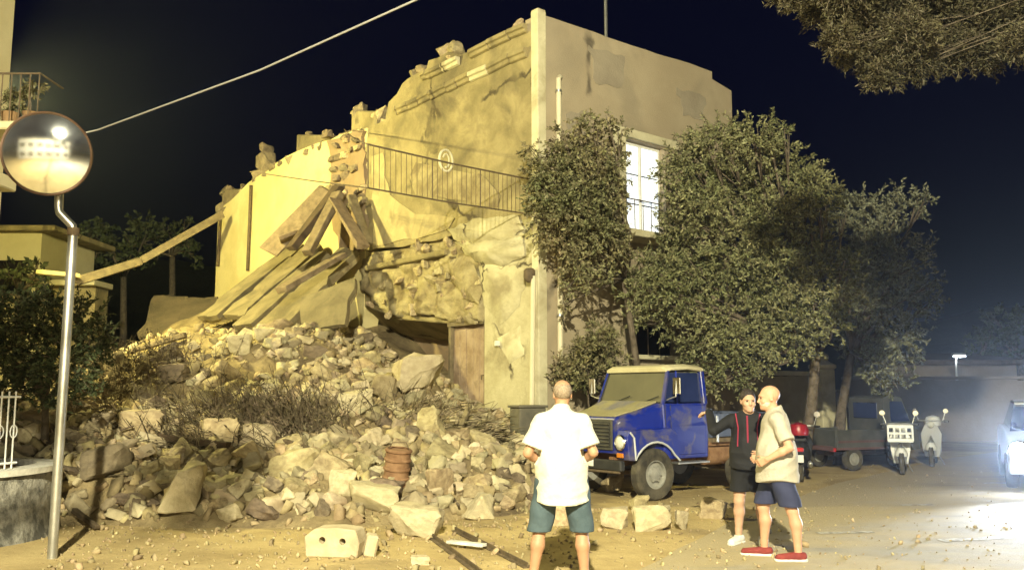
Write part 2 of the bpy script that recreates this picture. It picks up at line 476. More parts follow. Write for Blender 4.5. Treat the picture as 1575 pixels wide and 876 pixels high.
def add_cracks(m, scale=0.8, col=(0.07, 0.055, 0.035)):
    nt = m.node_tree; b = nt.nodes['Principled BSDF']; L = nt.links.new
    tc = nd(nt, 'ShaderNodeTexCoord')
    nz = nd(nt, 'ShaderNodeTexNoise'); nz.inputs['Scale'].default_value = 2.5; nz.inputs['Detail'].default_value = 5
    L(tc.outputs['Object'], nz.inputs['Vector'])
    mxv = nd(nt, 'ShaderNodeMix', data_type='VECTOR'); mxv.inputs[0].default_value = 0.35
    L(tc.outputs['Object'], mxv.inputs[4]); L(nz.outputs['Color'], mxv.inputs[5])
    vo = nd(nt, 'ShaderNodeTexVoronoi', feature='DISTANCE_TO_EDGE'); vo.inputs['Scale'].default_value = scale
    L(mxv.outputs[1], vo.inputs['Vector'])
    rp = nd(nt, 'ShaderNodeValToRGB'); rp.color_ramp.elements[0].position = 0.006; rp.color_ramp.elements[1].position = 0.02
    rp.color_ramp.elements[0].color = (1, 1, 1, 1); rp.color_ramp.elements[1].color = (0, 0, 0, 1)
    L(vo.outputs['Distance'], rp.inputs[0])
    n2 = nd(nt, 'ShaderNodeTexNoise'); n2.inputs['Scale'].default_value = 0.9
    L(tc.outputs['Object'], n2.inputs['Vector'])
    ml = nd(nt, 'ShaderNodeMath', operation='MULTIPLY'); L(rp.outputs[0], ml.inputs[0])
    r3 = nd(nt, 'ShaderNodeValToRGB'); r3.color_ramp.elements[0].position = 0.45; r3.color_ramp.elements[1].position = 0.55
    L(n2.outputs['Fac'], r3.inputs[0]); L(r3.outputs[0], ml.inputs[1])
    src = b.inputs['Base Color'].links[0].from_socket
    mx = nd(nt, 'ShaderNodeMix', data_type='RGBA'); L(ml.outputs[0], mx.inputs[0]); L(src, mx.inputs[6]); mx.inputs[7].default_value = (*col, 1)
    L(mx.outputs[2], b.inputs['Base Color'])
add_cracks(M['plaster_pale'], 0.9); add_cracks(M['plaster_old'], 0.5); add_cracks(M['plaster_side'], 0.28, (0.12, 0.10, 0.075))

def rock_mesh(name, seed, sx=1, sy=1, sz=1, npt=14, flat=0.75, bevel=0.055, rough=True):
    """angular block: hull of points pushed towards the faces of a box; unit size"""
    r = random.Random(seed)
    bm = bmesh.new()
    for k in range(npt):
        p = [r.uniform(-0.5, 0.5) for _ in range(3)]
        a = r.randrange(3)
        p[a] = math.copysign(0.5 * r.uniform(flat, 1.0), p[a])
        b2 = (a + r.choice((1, 2))) % 3
        p[b2] = math.copysign(0.5 * r.uniform(flat * 0.8, 1.0), p[b2])
        bm.verts.new((p[0] * sx, p[1] * sy, p[2] * sz))
    res = bmesh.ops.convex_hull(bm, input=bm.verts)
    bmesh.ops.delete(bm, geom=[v for v in bm.verts if not v.link_faces], context='VERTS')
    bmesh.ops.dissolve_limit(bm, angle_limit=R(12), verts=bm.verts, edges=bm.edges)
    if bevel:
        bmesh.ops.bevel(bm, geom=list(bm.edges), offset=bevel, segments=1, affect='EDGES', clamp_overlap=True)
    bmesh.ops.triangulate(bm, faces=bm.faces)
    if bevel and rough:
        bmesh.ops.subdivide_edges(bm, edges=[e for e in bm.edges if e.calc_length() > .16], cuts=1, use_grid_fill=True)
        bmesh.ops.triangulate(bm, faces=bm.faces)
        bmesh.ops.subdivide_edges(bm, edges=[e for e in bm.edges if e.calc_length() > .2], cuts=1, use_grid_fill=True)
        bmesh.ops.triangulate(bm, faces=bm.faces)
        for v in bm.verts:
            q = v.co * 3.7 + Vector((seed * 3.1, seed * 1.7, seed * .9))
            v.co += v.co.normalized() * (.09 * mnoise.noise(q) + .05 * mnoise.noise(q * 2.6))
    me = bpy.data.meshes.new(name); bm.to_mesh(me); bm.free()
    if rough:
        me.polygons.foreach_set('use_smooth', [True] * len(me.polygons)); me.set_sharp_from_angle(angle=R(38))
    return me
ROCKS = [rock_mesh('rubble_stone_mesh', 100 + k, npt=random.choice((12, 15, 18, 22)), flat=random.choice((0.6, 0.75, 0.9))) for k in range(16)]
def rockset(m):
    out = []
    for r in ROCKS:
        c = r.copy(); c.materials.append(m); out.append(c)
    return out
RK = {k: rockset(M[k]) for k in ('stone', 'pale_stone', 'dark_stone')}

def stone(name, p, size, kind='stone', parent=None, rot=None):
    me = random.choice(RK[kind])
    if rot is None: rot = Euler((random.uniform(0, 6.3), random.uniform(0, 6.3), random.uniform(0, 6.3)))
    sc = Matrix.Diagonal((*size, 1)) if hasattr(size, '__len__') else Matrix.Diagonal((size, size, size, 1))
    Mw = Matrix.Translation(p) @ rot.to_matrix().to_4x4() @ sc
    return link_mesh(name, me, None, parent, Mw)

M['side_patch'] = mat('patched side render', (0.25, 0.215, 0.165), (0.31, 0.27, 0.205), 1.5, 0.93, 0.012, 18)
house = empty('collapsed_house', COR, 0, 'two-storey plastered house with its front half collapsed into stone rubble', 'house')
ROTL = math.atan2(DL.y, DL.x); ROTR = math.atan2(DR.y, DR.x)

def facpoly(pts, v0, thick, name, m, parent=house, bevel=0.0):
    poly = [FW(*(fac(*p) if len(p) == 2 else p[1:]), v0) for p in pts]
    mb = MB(); mb.prism(poly, -NL * thick)
    return mb.build(name, m, parent, bevel=bevel)

def jag(pts, amp=4, step=14):
    """roughen a pixel polyline: a broken edge"""
    out = []
    for (a, b) in zip(pts[:-1], pts[1:]):
        d = math.hypot(b[0] - a[0], b[1] - a[1]); k = max(1, int(d / step))
        for i in range(k):
            t = i / k
            j = amp if i else amp * 0.3
            out.append((a[0] + (b[0] - a[0]) * t + random.uniform(-j, j), a[1] + (b[1] - a[1]) * t + random.uniform(-j, j)))
    out.append(pts[-1])
    return out

# --- upper front wall with its ragged roofline
top_line = [(818, 50), (800, 44), (772, 49), (765, 58), (706, 86), (690, 80), (660, 94), (655, 106), (618, 128), (610, 145), (598, 158), (592, 184), (574, 194), (566, 206)]
left_line = [(566, 206), (560, 232), (567, 262), (560, 300), (568, 340), (560, 386)]
bot_line = [(560, 386), (600, 380), (650, 372), (700, 360), (745, 350), (818, 338)]
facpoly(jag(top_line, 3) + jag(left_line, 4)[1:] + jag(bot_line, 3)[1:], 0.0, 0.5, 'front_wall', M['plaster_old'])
# darker plaster patches come from the material; a lighter lost-render band below the balcony
facpoly(jag([(572, 240), (590, 235), (600, 300), (640, 330), (700, 335), (690, 352), (640, 368), (575, 378), (572, 240)], 3)[:-1], 0.02, 0.015, 'render_patch', M['plaster_patch'])
facpoly(jag([(640, 250), (690, 260), (740, 268), (770, 300), (765, 320), (690, 305), (640, 300), (632, 270), (640, 250)], 3)[:-1], 0.018, 0.012, 'render_patch', M['mortar'])

# --- cornice, broken into pieces
def cornice(z, h, proj, u0, u1, drop):
    u = u0
    while u < u1:
        w = random.uniform(0.35, 0.7)
        if random.random() > drop:
            mb = MB()
            a = FW(u + 0.01, z + random.uniform(-0.02, 0.02)); b = FW(min(u + w, u1) - 0.01, z + random.uniform(-0.02, 0.02))
            prof = [(0.003, 0), (proj * 0.5, 0.02), (proj * 0.6, h * 0.45), (proj, h * 0.55), (proj * random.uniform(0.8, 1), h), (0.003, h * 1.02)]
            mb.loft([[a + NL * p + Vector((0, 0, q)) for p, q in prof], [b + NL * p + Vector((0, 0, q)) for p, q in prof]])
            mb.build('cornice_block', M['plaster_old'] if random.random() < .7 else M['plaster_pale'], house, bevel=0.008)
        u += w
zl = fac(700, 138)[1]
cornice(zl, 0.20, 0.12, 0.3, 5.0, 0.0)
cornice(zl + 0.5, 0.18, 0.14, 0.3, 3.9, 0.08)

# --- stones left standing along the broken top and edges
def edge_stones(line, size, num, v=-0.22, kind='stone', jit=0.1):
    seg = []
    tot = 0
    for a, b in zip(line[:-1], line[1:]):
        d = math.hypot(b[0] - a[0], b[1] - a[1]); seg.append((tot, d, a, b)); tot += d
    for k in range(num):
        s = tot * (k + random.random() * 0.8) / num
        for (t0, d, a, b) in seg:
            if t0 <= s <= t0 + d:
                t = (s - t0) / d; px = a[0] + (b[0] - a[0]) * t; py = a[1] + (b[1] - a[1]) * t
                u, z = fac(px, py)
                sz = size * random.uniform(0.6, 1.3)
                stone('stone', FW(u, z + random.uniform(-0.6, 0.05) * sz, v + random.uniform(-jit, jit)), (sz * random.uniform(0.9, 1.6), sz, sz * random.uniform(0.6, 0.9)), kind, house,
                      Euler((random.uniform(-.3, .3), random.uniform(-.3, .3), ROTL + random.uniform(-.4, .4))))
edge_stones(top_line, 0.24, 34)
edge_stones(left_line, 0.26, 18, v=-0.2)
for px, py, s in [(690, 76, 0.36), (675, 84, 0.3), (785, 42, 0.26), (795, 46, 0.2), (640, 112, 0.3), (628, 118, 0.26), (604, 150, 0.26)]:
    u, z = fac(px, py); stone('stone', FW(u, z + 0.06, -0.2), (s * 1.3, s, s * 0.8), 'stone', house)

# --- far part of the front: bright yellow render
ytop = [(333, 322), (352, 308), (380, 280), (395, 270), (420, 252), (450, 234), (505, 214), (533, 203), (562, 196)]
ypts = jag(ytop, 2, 12) + [('uz', fac(562, 196)[0], 3.4), ('uz', fac(540, 300)[0], 1.0), ('uz', fac(333, 322)[0], 0.0)]
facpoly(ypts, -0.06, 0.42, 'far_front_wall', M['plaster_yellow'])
edge_stones(ytop, 0.30, 36, v=-0.22, kind='dark_stone')
# exposed brick jamb between the two halves
facpoly(jag([(505, 216), (560, 200), (562, 300), (556, 386), (520, 390), (512, 300), (505, 216)], 4, 12)[:-1], 0.03, 0.3, 'broken_jamb', M['brown_in'])
for k in range(34):
    px = random.uniform(506, 562); py = random.uniform(205, 330)
    u, z = fac(px, py)
    stone('stone', FW(u, z, 0.05), (random.uniform(.22, .4), 0.2, random.uniform(.13, .2)), random.choice(('dark_stone', 'dark_stone', 'stone')), house, Euler((random.uniform(-.1, .1), random.uniform(-.15, .15), ROTL)))
# upstanding remnants on the wall head
for px0, px1, py0, py1, m in [(450, 503, 206, 232, 'concrete'), (534, 572, 169, 198, 'plaster_old'), (336, 364, 290, 316, 'dark_stone')]:
    a = fac(px0, py1); b = fac(px1, py0); c = fac(px1, py1)
    mb = MB(); mb.prism([FW(a[0], a[1] - 0.25, -0.1), FW(c[0], c[1] - 0.25, -0.1), FW(b[0], b[1], -0.1), FW(a[0], fac(px0, py0)[1], -0.1)], -NL * 0.4)
    mb.build('wall_stub', M[m], house, bevel=0.04)
    for k in range(5):
        t = random.random(); s_ = random.uniform(.22, .38)
        stone('stone', FW(a[0] + (c[0] - a[0]) * t, fac(px0, py0)[1] * (1 - t) + b[1] * t - .05, -.25), (s_ * 1.3, s_, s_ * .8), random.choice(('stone', 'dark_stone')), house)
u, z = fac(395, 275)                                    # lumps of masonry still standing on the wall head
for dz, sz in ((0.05, (.75, .6, .7)), (.5, (.6, .55, .7)), (.95, (.42, .4, .5))):
    stone('stone', FW(u + random.uniform(-.05, .05), z + dz, -.3), sz, 'dark_stone', house, Euler((random.uniform(-.2, .2), random.uniform(-.2, .2), ROTL)))
for px, y0, y1 in [(386, 285, 415), (339, 325, 408)]:
    u, z0 = fac(px, y0); z1 = fac(px, y1)[1]
    MB().tube([FW(u, z0, 0.0), FW(u, (z0 + z1) / 2, 0.005), FW(u + 0.03, z1, 0.0)], 0.05, 8).build('rain_pipe', M['iron'], house, smooth=True)

# --- lower front: rubble masonry laid bare
mas = jag([(560, 388), (600, 384), (650, 375), (700, 364), (743, 354)], 2) + [(746, 420), (744, 498)] + jag([(744, 498), (700, 500), (668, 492), (640, 486), (612, 492), (592, 486), (570, 470), (548, 448), (548, 410), (560, 388)], 3)[1:-1]
facpoly(mas, -0.10, 0.45, 'masonry_core', M['mortar'])
def inpoly(x, y, poly):
    c = False; j = len(poly) - 1
    for i in range(len(poly)):
        if (poly[i][1] > y) != (poly[j][1] > y) and x < (poly[j][0] - poly[i][0]) * (y - poly[i][1]) / (poly[j][1] - poly[i][1]) + poly[i][0]: c = not c
        j = i
    return c
def rough_panel(poly, v0, amp, m, name, step=4.0, seed=1):
    """crumbling surface: a grid over the outline with torn relief, its rim tucked back into the core"""
    x0 = min(p[0] for p in poly); x1 = max(p[0] for p in poly); y0 = min(p[1] for p in poly); y1 = max(p[1] for p in poly)
    ni = int((x1 - x0) / step) + 2; nj = int((y1 - y0) / step) + 2
    ins = [[inpoly(x0 + i * step, y0 + j * step, poly) for i in range(ni)] for j in range(nj)]
    V = []; Fq = []
    for j in range(nj):
        for i in range(ni):
            px = x0 + i * step + (random.uniform(-1, 1) if ins[j][i] else 0); py = y0 + j * step + random.uniform(-1, 1)
            u, z = fac(px, py)
            rim = not all(ins[jj][ii] for jj in (max(j - 1, 0), j, min(j + 1, nj - 1)) for ii in (max(i - 1, 0), i, min(i + 1, ni - 1)))
            n1 = float(fbm(u * 1.6 + seed, z * 2.6, 31)); n2 = float(fbm(u * 6 + seed, z * 9, 33, 3))
            led = .35 * math.floor(4 * (n1 + .5)) / 4                 # torn layers
            d = amp * (1.1 * led + .9 * n1 + .9 * n2) + .02
            V.append(FW(u, z, (v0 - .10) if rim else v0 + d)[:])
    for j in range(nj - 1):
        for i in range(ni - 1):
            if ins[j][i] and ins[j][i + 1] and ins[j + 1][i] and ins[j + 1][i + 1]:
                Fq.append((j * ni + i, (j + 1) * ni + i, (j + 1) * ni + i + 1, j * ni + i + 1))
    return mesh_np(name, V, Fq, m, house)
rough_panel(mas, -0.06, .22, M['mortar'], 'torn_plaster', 3.4, 1)
for k in range(46):
    qx = random.uniform(550, 742); qy = random.uniform(366, 492)
    if inpoly(qx, qy, mas):
        u, z = fac(qx, qy); s_ = random.uniform(.10, .24)
        stone('stone', FW(u, z, -.02), (s_ * 1.4, s_, s_ * .8), 'stone', house)
# string course above the torn plaster
MB().loft([[FW(u, zz + .0, v) for v, zz in ((-.05, fac(650, 396)[1] - .08), (.10, fac(650, 396)[1] - .06), (.12, fac(650, 396)[1] + .05), (-.05, fac(650, 396)[1] + .08))] for u in (fac(690, 400)[0], 3.6, fac(566, 400)[0])]).build('string_course', M['plaster_old'], house, bevel=.02)
# underside of the broken vault over the hole
va, vb = fac(548, 452), fac(692, 496)
MB().loft([[FW(vb[0], vb[1] + .1, -.08), FW(vb[0], vb[1] - .02, -.08), FW(vb[0], vb[1] - .38, -.95), FW(vb[0], vb[1] + .3, -.95)], [FW((va[0] + vb[0]) / 2, fac(620, 486)[1] + .1, -.08), FW((va[0] + vb[0]) / 2, fac(620, 486)[1] - .05, -.08), FW((va[0] + vb[0]) / 2, fac(620, 486)[1] - .5, -.95), FW((va[0] + vb[0]) / 2, vb[1] + .3, -.95)], [FW(va[0], va[1] + .1, -.08), FW(va[0], va[1] - .25, -.08), FW(va[0], va[1] - .9, -.95), FW(va[0], va[1] + .3, -.95)]]).build('broken_vault', M['plaster_old'], house, bevel=.02)

# --- corner pier in pale, cracked plaster
ua, _ = fac(746, 420)
pier = MB()
outl = [(746, 352), (770, 344), (800, 338), (818, 336)]
pp = [FW(*fac(*p), 0.004) for p in outl] + [FW(0.012, fac(822, 336)[1], 0.004), FW(0.012, 0, 0.004), FW(ua, 0, 0.004)]
pier.prism(pp, -NL * 0.5).build('corner_pier', M['plaster_pale'], house)
# plaster that has burst off and sags, in overlapping flakes
def flake(pts, v, bulge, m, name='loose_plaster'):
    cx = sum(p[0] for p in pts) / len(pts); cy = sum(p[1] for p in pts) / len(pts)
    outline = jag(pts + [pts[0]], 2.5, 9)[:-1]
    rings = []
    for f in (1.0, 0.8, 0.52, 0.22):
        ring = []
        for p in outline:
            u, z = fac(cx + (p[0] - cx) * f, cy + (p[1] - cy) * f)
            ring.append(FW(u, z, v + bulge * (1 - f ** 2) + (0.12 * float(fbm(u * 4, z * 4, 9)) if f < 1 else 0)))
        rings.append(ring)
    mb = MB(); mb.loft(rings, cap=True); mb.build(name, m, house, smooth='auto')
flake([(690, 352), (740, 335), (800, 332), (808, 352), (780, 372), (735, 378), (700, 368)], 0.04, 0.14, M['plaster_pale'])
flake([(700, 372), (760, 368), (806, 362), (808, 395), (775, 410), (742, 405), (718, 392)], 0.03, 0.20, M['plaster_pale'])
flake([(735, 398), (790, 402), (812, 420), (800, 470), (768, 500), (745, 470)], 0.01, 0.10, M['plaster_pale'])
flake([(690, 395), (730, 402), (742, 440), (738, 470), (712, 455), (695, 430)], 0.02, 0.12, M['mortar'])
flake([(765, 520), (800, 500), (806, 545), (785, 560)], 0.006, 0.04, M['pilaster'])
# lamp box on the pier
u, z = fac(768, 528); MB().box(FW(u, z, 0.05), (0.10, 0.08, 0.10), Matrix.Rotation(ROTL, 3, 'Z')).build('meter_box', M['white_paint'], house, bevel=0.01)

# --- door of weathered planks, jammed in its frame
u0, z1 = fac(743, 497); u1, z2 = fac(686, 497)
door = MB()
door.box(FW((u0 + u1) / 2, z1 / 2, -0.20), (abs(u1 - u0) + 0.04, 0.04, z1), Matrix.Rotation(ROTL, 3, 'Z'))
dr = door.build('door', M['door'], house)
nb = 5
for k in range(nb):
    w = (u1 - u0 - 0.14) / nb
    MB().box(FW(u0 + 0.07 + w * (k + 0.5), z1 / 2 - 0.03, -0.165 + random.uniform(-.004, .004)), (w - 0.012, 0.03, z1 - 0.1), Matrix.Rotation(ROTL, 3, 'Z')).build('plank', M['door'], dr, bevel=0.004)
for uu in (u0 + 0.03, u1 - 0.03):
    MB().box(FW(uu, z1 / 2, -0.13), (0.08, 0.12, z1), Matrix.Rotation(ROTL, 3, 'Z')).build('jamb', M['wood'], dr, bevel=0.006)
MB().box(FW((u0 + u1) / 2, z1 + 0.045, -0.13), (u1 - u0 + 0.1, 0.13, 0.09), Matrix.Rotation(ROTL, 3, 'Z')).build('lintel', M['wood'], dr, bevel=0.006)
MB().tube([FW(u0 + 0.16, 1.95, -0.145), FW(u0 + 0.16, 1.95, -0.09), FW(u0 + 0.16, 1.86, -0.09)], 0.012, 6).build('handle', M['iron'], dr)
# stair wall and room behind the hole
MB().prism([FW(u1 + 0.02, 0, -1.1), FW(9.5, 0, -1.1), FW(9.5, 4.2, -1.1), FW(u1 + 0.02, 4.2, -1.1)], -NL * 0.3).build('inner_wall', M['brown_in'], house)
MB().prism([FW(u1 + 0.04, 0, -0.3), FW(u1 + 0.04, 0, -1.08), FW(u1 + 0.04, 4.0, -1.08), FW(u1 + 0.04, 4.0, -0.3)], DL * -0.2).build('inner_wall', M['brown_in'], house)
MB().box(FW(3.3, 4.35, -1.2), (6.2, 1.4, 0.22), Matrix.Rotation(ROTL, 3, 'Z')).build('floor_slab', M['concrete'], house)

# --- corner pilaster, taller than the parapet
zt = at(835, 13, 16.0).z
mb = MB(); w = 0.30
a = COR + NL * 0.07 + NR * 0.03
ring = lambda z, d: [COR + NL * (0.05 + d) + NR * (0.04 + d) + Vector((0, 0, z)), COR + NL * (0.05 + d) - DR * 0 + DL * 0.16 + Vector((0, 0, z)) , COR + DL * 0.16 - NL * 0.02 + Vector((0, 0, z)), COR + DR * 0.16 - NR * 0.02 + Vector((0, 0, z)), COR + NR * (0.04 + d) + DR * 0.16 + Vector((0, 0, z))]
mb.loft([ring(0, 0.0), ring(2.5, 0.004), ring(5.0, -0.004), ring(7.6, 0.0), ring(zt - 0.06, 0.006), ring(zt, -0.012)])
mb.build('corner_pilaster', M['pilaster'], house, bevel=0.012)

# --- side wall with its lit balcony door and a dark window
zp = at(848, 24, COR.y + 0.1).z
uA = sid(1095, 110)[0]; uB = sid(1125, 140)[0]; zB = sid(1125, 140)[1]
poly = [SW(0.02, 0), SW(uB, 0), SW(uB, zB), SW(uA, zB + 0.12), SW(uA, sid(1095, 110)[1])]
zc = sid(1095, 110)[1]
k = 14
for i in range(k, -1, -1):
    poly.append(SW(0.02 + (uA - 0.02) * i / k, zp + (zc - zp) * i / k + random.uniform(-.02, .02)))
mb = MB(); mb.prism(poly, -NR * 0.4)
sw = mb.build('side_wall', M['plaster_side'], house)
w0, zw1 = sid(962, 212); w1 = sid(1022, 212)[0]; zw0 = sid(962, 357)[1]
g0, gz1 = sid(976, 498); g1 = sid(1046, 498)[0]; gz0 = sid(976, 545)[1]
RZ = Matrix.Rotation(ROTR, 3, 'Z')
cut(sw, [MB().box(SW((w0 + w1) / 2, (zw0 + zw1) / 2, -0.2), (w1 - w0, 1.0, zw1 - zw0), RZ), MB().box(SW((g0 + g1) / 2, (gz0 + gz1) / 2, -0.2), (g1 - g0, 1.0, gz1 - gz0), RZ)])
MB().prism([SW(uB - 0.003, 0, -0.41), SW(uB - 0.003, 0, -5.0), SW(uB - 0.003, zB, -5.0), SW(uB - 0.003, zB, -0.41)], -DR * 0.3).build('back_wall', M['plaster_side'], house)
# lit french window: frame, mullions, louvre bars, glowing panes
fr = empty('french_window', (0, 0, 0)); fr.parent = house; fr.matrix_basis = WMx(house).inverted() @ Matrix.Translation(SW((w0 + w1) / 2, zw0))
M['lit'] = mat('lit room behind glass', (0.8, 0.8, 0.8), rough=0.3, emit=(0.78, 0.90, 1.0), estr=1.0)
def curtain_glow(m):
    nt = m.node_tree; L = nt.links.new; b = nt.nodes['Principled BSDF']
    tc = nd(nt, 'ShaderNodeTexCoord'); w = nd(nt, 'ShaderNodeTexNoise'); mp = nd(nt, 'ShaderNodeMapping'); mp.inputs['Scale'].default_value = (9, 9, .5)
    L(tc.outputs['Object'], mp.inputs[0]); L(mp.outputs[0], w.inputs['Vector']); w.inputs['Scale'].default_value = 1.4
    mr = nd(nt, 'ShaderNodeMapRange'); mr.inputs['From Min'].default_value = .3; mr.inputs['From Max'].default_value = .7; mr.inputs['To Min'].default_value = .45; mr.inputs['To Max'].default_value = 1.25
    L(w.outputs['Fac'], mr.inputs[0]); L(mr.outputs[0], b.inputs['Emission Strength'])
curtain_glow(M['lit'])
M['white_wood'] = mat('white painted wood', (0.62, 0.62, 0.60), (0.74, 0.74, 0.72), 4, 0.5)
bw = (w1 - w0) / 2
for k in (0, 1):
    for r_ in range(3):
        ca = w0 + bw * (k + 0.5); hh = (zw1 - zw0 - 0.1) / 3
        MB().box(SW(ca, zw0 + 0.05 + hh * (r_ + 0.5), -0.18), (bw - 0.10, 0.012, hh - 0.03), RZ).build('pane', M['lit'], fr)
for uu in (w0 + 0.03, (w0 + w1) / 2, w1 - 0.03):
    MB().box(SW(uu, (zw0 + zw1) / 2, -0.175), (0.055, 0.05, zw1 - zw0 - 0.01), RZ).build('stile', M['white_wood'], fr, bevel=0.005)
for zz in (zw0 + 0.035, zw1 - 0.035):
    MB().box(SW((w0 + w1) / 2, zz, -0.172), (w1 - w0 - 0.01, 0.045, 0.06), RZ).build('rail', M['white_wood'], fr, bevel=0.005)
for k in range(5):
    MB().tube([SW(w0 + 0.1 + (w1 - w0 - 0.2) * k / 4, zw0 + 0.02, -0.10), SW(w0 + 0.1 + (w1 - w0 - 0.2) * k / 4, zw0 + 0.75, -0.10)], 0.010, 5).build('bar', M['iron'], fr)
MB().tube([SW(w0 + 0.02, zw0 + 0.75, -0.10), SW(w1 - 0.02, zw0 + 0.75, -0.10)], 0.014, 6).build('handrail', M['iron'], fr)
mb = MB()
mb.prism([SW(w0 - 0.45, zw1 + 0.02, 0.003), SW(w1 + 0.4, zw1 + 0.02, 0.003), SW(w1 + 0.42, zw1 + 0.20, 0.003), SW(w0 - 0.48, zw1 + 0.20, 0.003)], NR * 0.06)
mb.build('window_lintel', M['pilaster'], house, bevel=0.012)
mb = MB(); mb.prism([SW(w0 - 0.42, zw0, 0.003), SW(w0 - 0.02, zw0, 0.003), SW(w0 - 0.02, zw1 + 0.01, 0.003), SW(w0 - 0.42, zw1 + 0.01, 0.003)], NR * 0.04)
mb.build('window_surround', M['pilaster'], house, bevel=0.01)
mb = MB(); mb.box(SW(2.3, zw0 - 0.12, 0.30), (3.4, 0.6, 0.14), RZ); mb.build('balcony_slab', M['plaster_pale'], house, bevel=0.015)
# dark ground-floor window
gw = empty('window', (0, 0, 0)); gw.parent = house; gw.matrix_basis = WMx(house).inverted() @ Matrix.Translation(SW((g0 + g1) / 2, gz0))
M['glass_dark'] = mat('dark window glass', (0.015, 0.012, 0.012), rough=0.12, spec=0.5)
MB().box(SW((g0 + g1) / 2, (gz0 + gz1) / 2, -0.30), (g1 - g0, 0.02, gz1 - gz0), RZ).build('pane', M['glass_dark'], gw)
for k in range(4):
    uu = g0 + (g1 - g0) * (k + 0.5) / 4
    MB().tube([SW(uu, gz0, -0.12), SW(uu, gz1, -0.12)], 0.012, 6).build('bar', M['iron'], gw)
MB().box(SW((g0 + g1) / 2, gz0 - 0.05, 0.06), (g1 - g0 + 0.24, 0.24, 0.09), RZ).build('sill', M['pilaster'], gw, bevel=0.01)
for pts_ in ([(905, 70), (960, 88), (955, 135), (915, 128)], [(1040, 135), (1085, 150), (1080, 185), (1050, 178)], [(870, 175), (905, 170), (900, 215), (872, 210)]):
    ol = jag(pts_ + [pts_[0]], 3, 8)[:-1]
    mb = MB(); mb.prism([SW(*sid(*p), .003) for p in ol], NR * .008); mb.build('render_patch', M['side_patch'], house)
# rain pipes
up_, zt1 = sid(859, 117, 0.07); zt2 = sid(859, 330, 0.07)[1]
M['pvc'] = mat('cream pvc pipe', (0.55, 0.50, 0.36), (0.63, 0.58, 0.43), 3, 0.55)
MB().tube([SW(up_ + 0.10, zt1 + 0.02, 0.0), SW(up_, zt1 - 0.05, 0.07), SW(up_, (zt1 + zt2) / 2, 0.07), SW(up_, 0.05, 0.07)], 0.052, 12).build('rain_pipe', M['pvc'], house, smooth='auto')
for zz in (7.3, 6.2, 5.1, 3.0, 1.6):
    MB().lathe([(0.064, 0), (0.064, 0.05)], SW(up_, zz, 0.07), n=12).build('pipe_clip', M['steel'], house, smooth='auto')
a = FW(0.05, fac(826, 425)[1], 0.10); b = FW(0.10, 0.3, 0.12)
MB().tube([a, b], 0.045, 8).build('rain_pipe', M['pvc'], house, smooth='auto')
u, z = fac(822, 425); MB().lathe([(0.05, -0.12), (0.11, -0.05), (0.11, 0.1), (0.07, 0.14)], FW(u, z, 0.12), n=12).build('rain_hopper', M['iron'], house, smooth='auto')

# --- balcony railing torn loose, its far end swung outwards
rl = empty('balcony_railing', (0, 0, 0)); rl.parent = house
A0, A1 = at(806, 328, 16.35), at(806, 274, 16.35)
B0, B1 = at(566, 289, 13.9), at(566, 222, 13.9)
MB().tube([A1, A1.lerp(B1, 0.5) - Vector((0, 0, 0.02)), B1], 0.016, 6).build('top_rail', M['iron'], rl)
MB().tube([A0, A0.lerp(B0, 0.5) - Vector((0, 0, 0.02)), B0], 0.014, 6).build('bottom_rail', M['iron'], rl)
MB().tube([B0, at(480, 278, 15.5), at(385, 264, 19.0)], 0.012, 5).build('hanging_wire', M['iron'], rl)
MB().tube([B1, at(545, 214, 15), fac and FW(*fac(535, 200), 0.1)], 0.012, 5).build('hanging_wire', M['iron'], rl)
me = None
for k in range(33):
    t = k / 32
    p = A0.lerp(B0, t) - Vector((0, 0, 0.02 * math.sin(math.pi * t))); q = A1.lerp(B1, t) - Vector((0, 0, 0.02 * math.sin(math.pi * t)))
    if me is None:
        o = MB().tube([(0, 0, 0), (0, 0, 1)], 0.0055, 5).build('baluster', M['iron'], rl, local=True); me = o.data
    else: o = link_mesh('baluster', me, None, rl)
    post = k in (10, 20, 0, 32)
    d = q - p
    o.matrix_basis = WMx(rl).inverted() @ (Matrix.Translation(p) @ Vector((0, 0, 1)).rotation_difference(d).to_matrix().to_4x4() @ Matrix.Diagonal((2.0 if post else 1, 2.0 if post else 1, d.length, 1)))
# round wrought ornament
rc = at(686, 247, 15.05); rv = (B1 - A1).normalized()
ring_pts = [rc + rv * 0.15 * math.cos(a_) + Vector((0, 0, 0.19 * math.sin(a_))) for a_ in [2 * math.pi * i / 24 for i in range(25)]]
mb = MB(); mb.tube(ring_pts, 0.024, 6, cap=False)
ob = mb.build('ornament_ring', M['pilaster'], rl, smooth=True)
mb = MB(); mb.tube([rc + rv * 0.07 * math.cos(a_) + Vector((0, 0, 0.12 * math.sin(a_))) for a_ in [0.4 + 4.6 * i / 16 for i in range(17)]], 0.016, 6)
mb.build('ornament_scroll', M['pilaster'], ob, smooth=True)
# ================================================================ rubble
def gstone(px, py, Y, size, kind, label, group=None, name='rubble_stone', sink=0.18, rot=None):
    """one stone resting on the heap or ground below the given sight line"""
    p = at(px, py, Y) if Y else G(px, py)
    z = Hs(p.x, p.y)
    s = size if hasattr(size, '__len__') else (size, size * random.uniform(.75, 1), size * random.uniform(.6, .85))
    if rot is None: rot = Euler((random.uniform(-.5, .5), random.uniform(-.5, .5), random.uniform(0, 6.3)))
    o = stone(name, Vector((p.x, p.y, z + s[2] * (0.5 - sink))), s, kind, None, rot)
    return tag(o, label, 'stone', group)

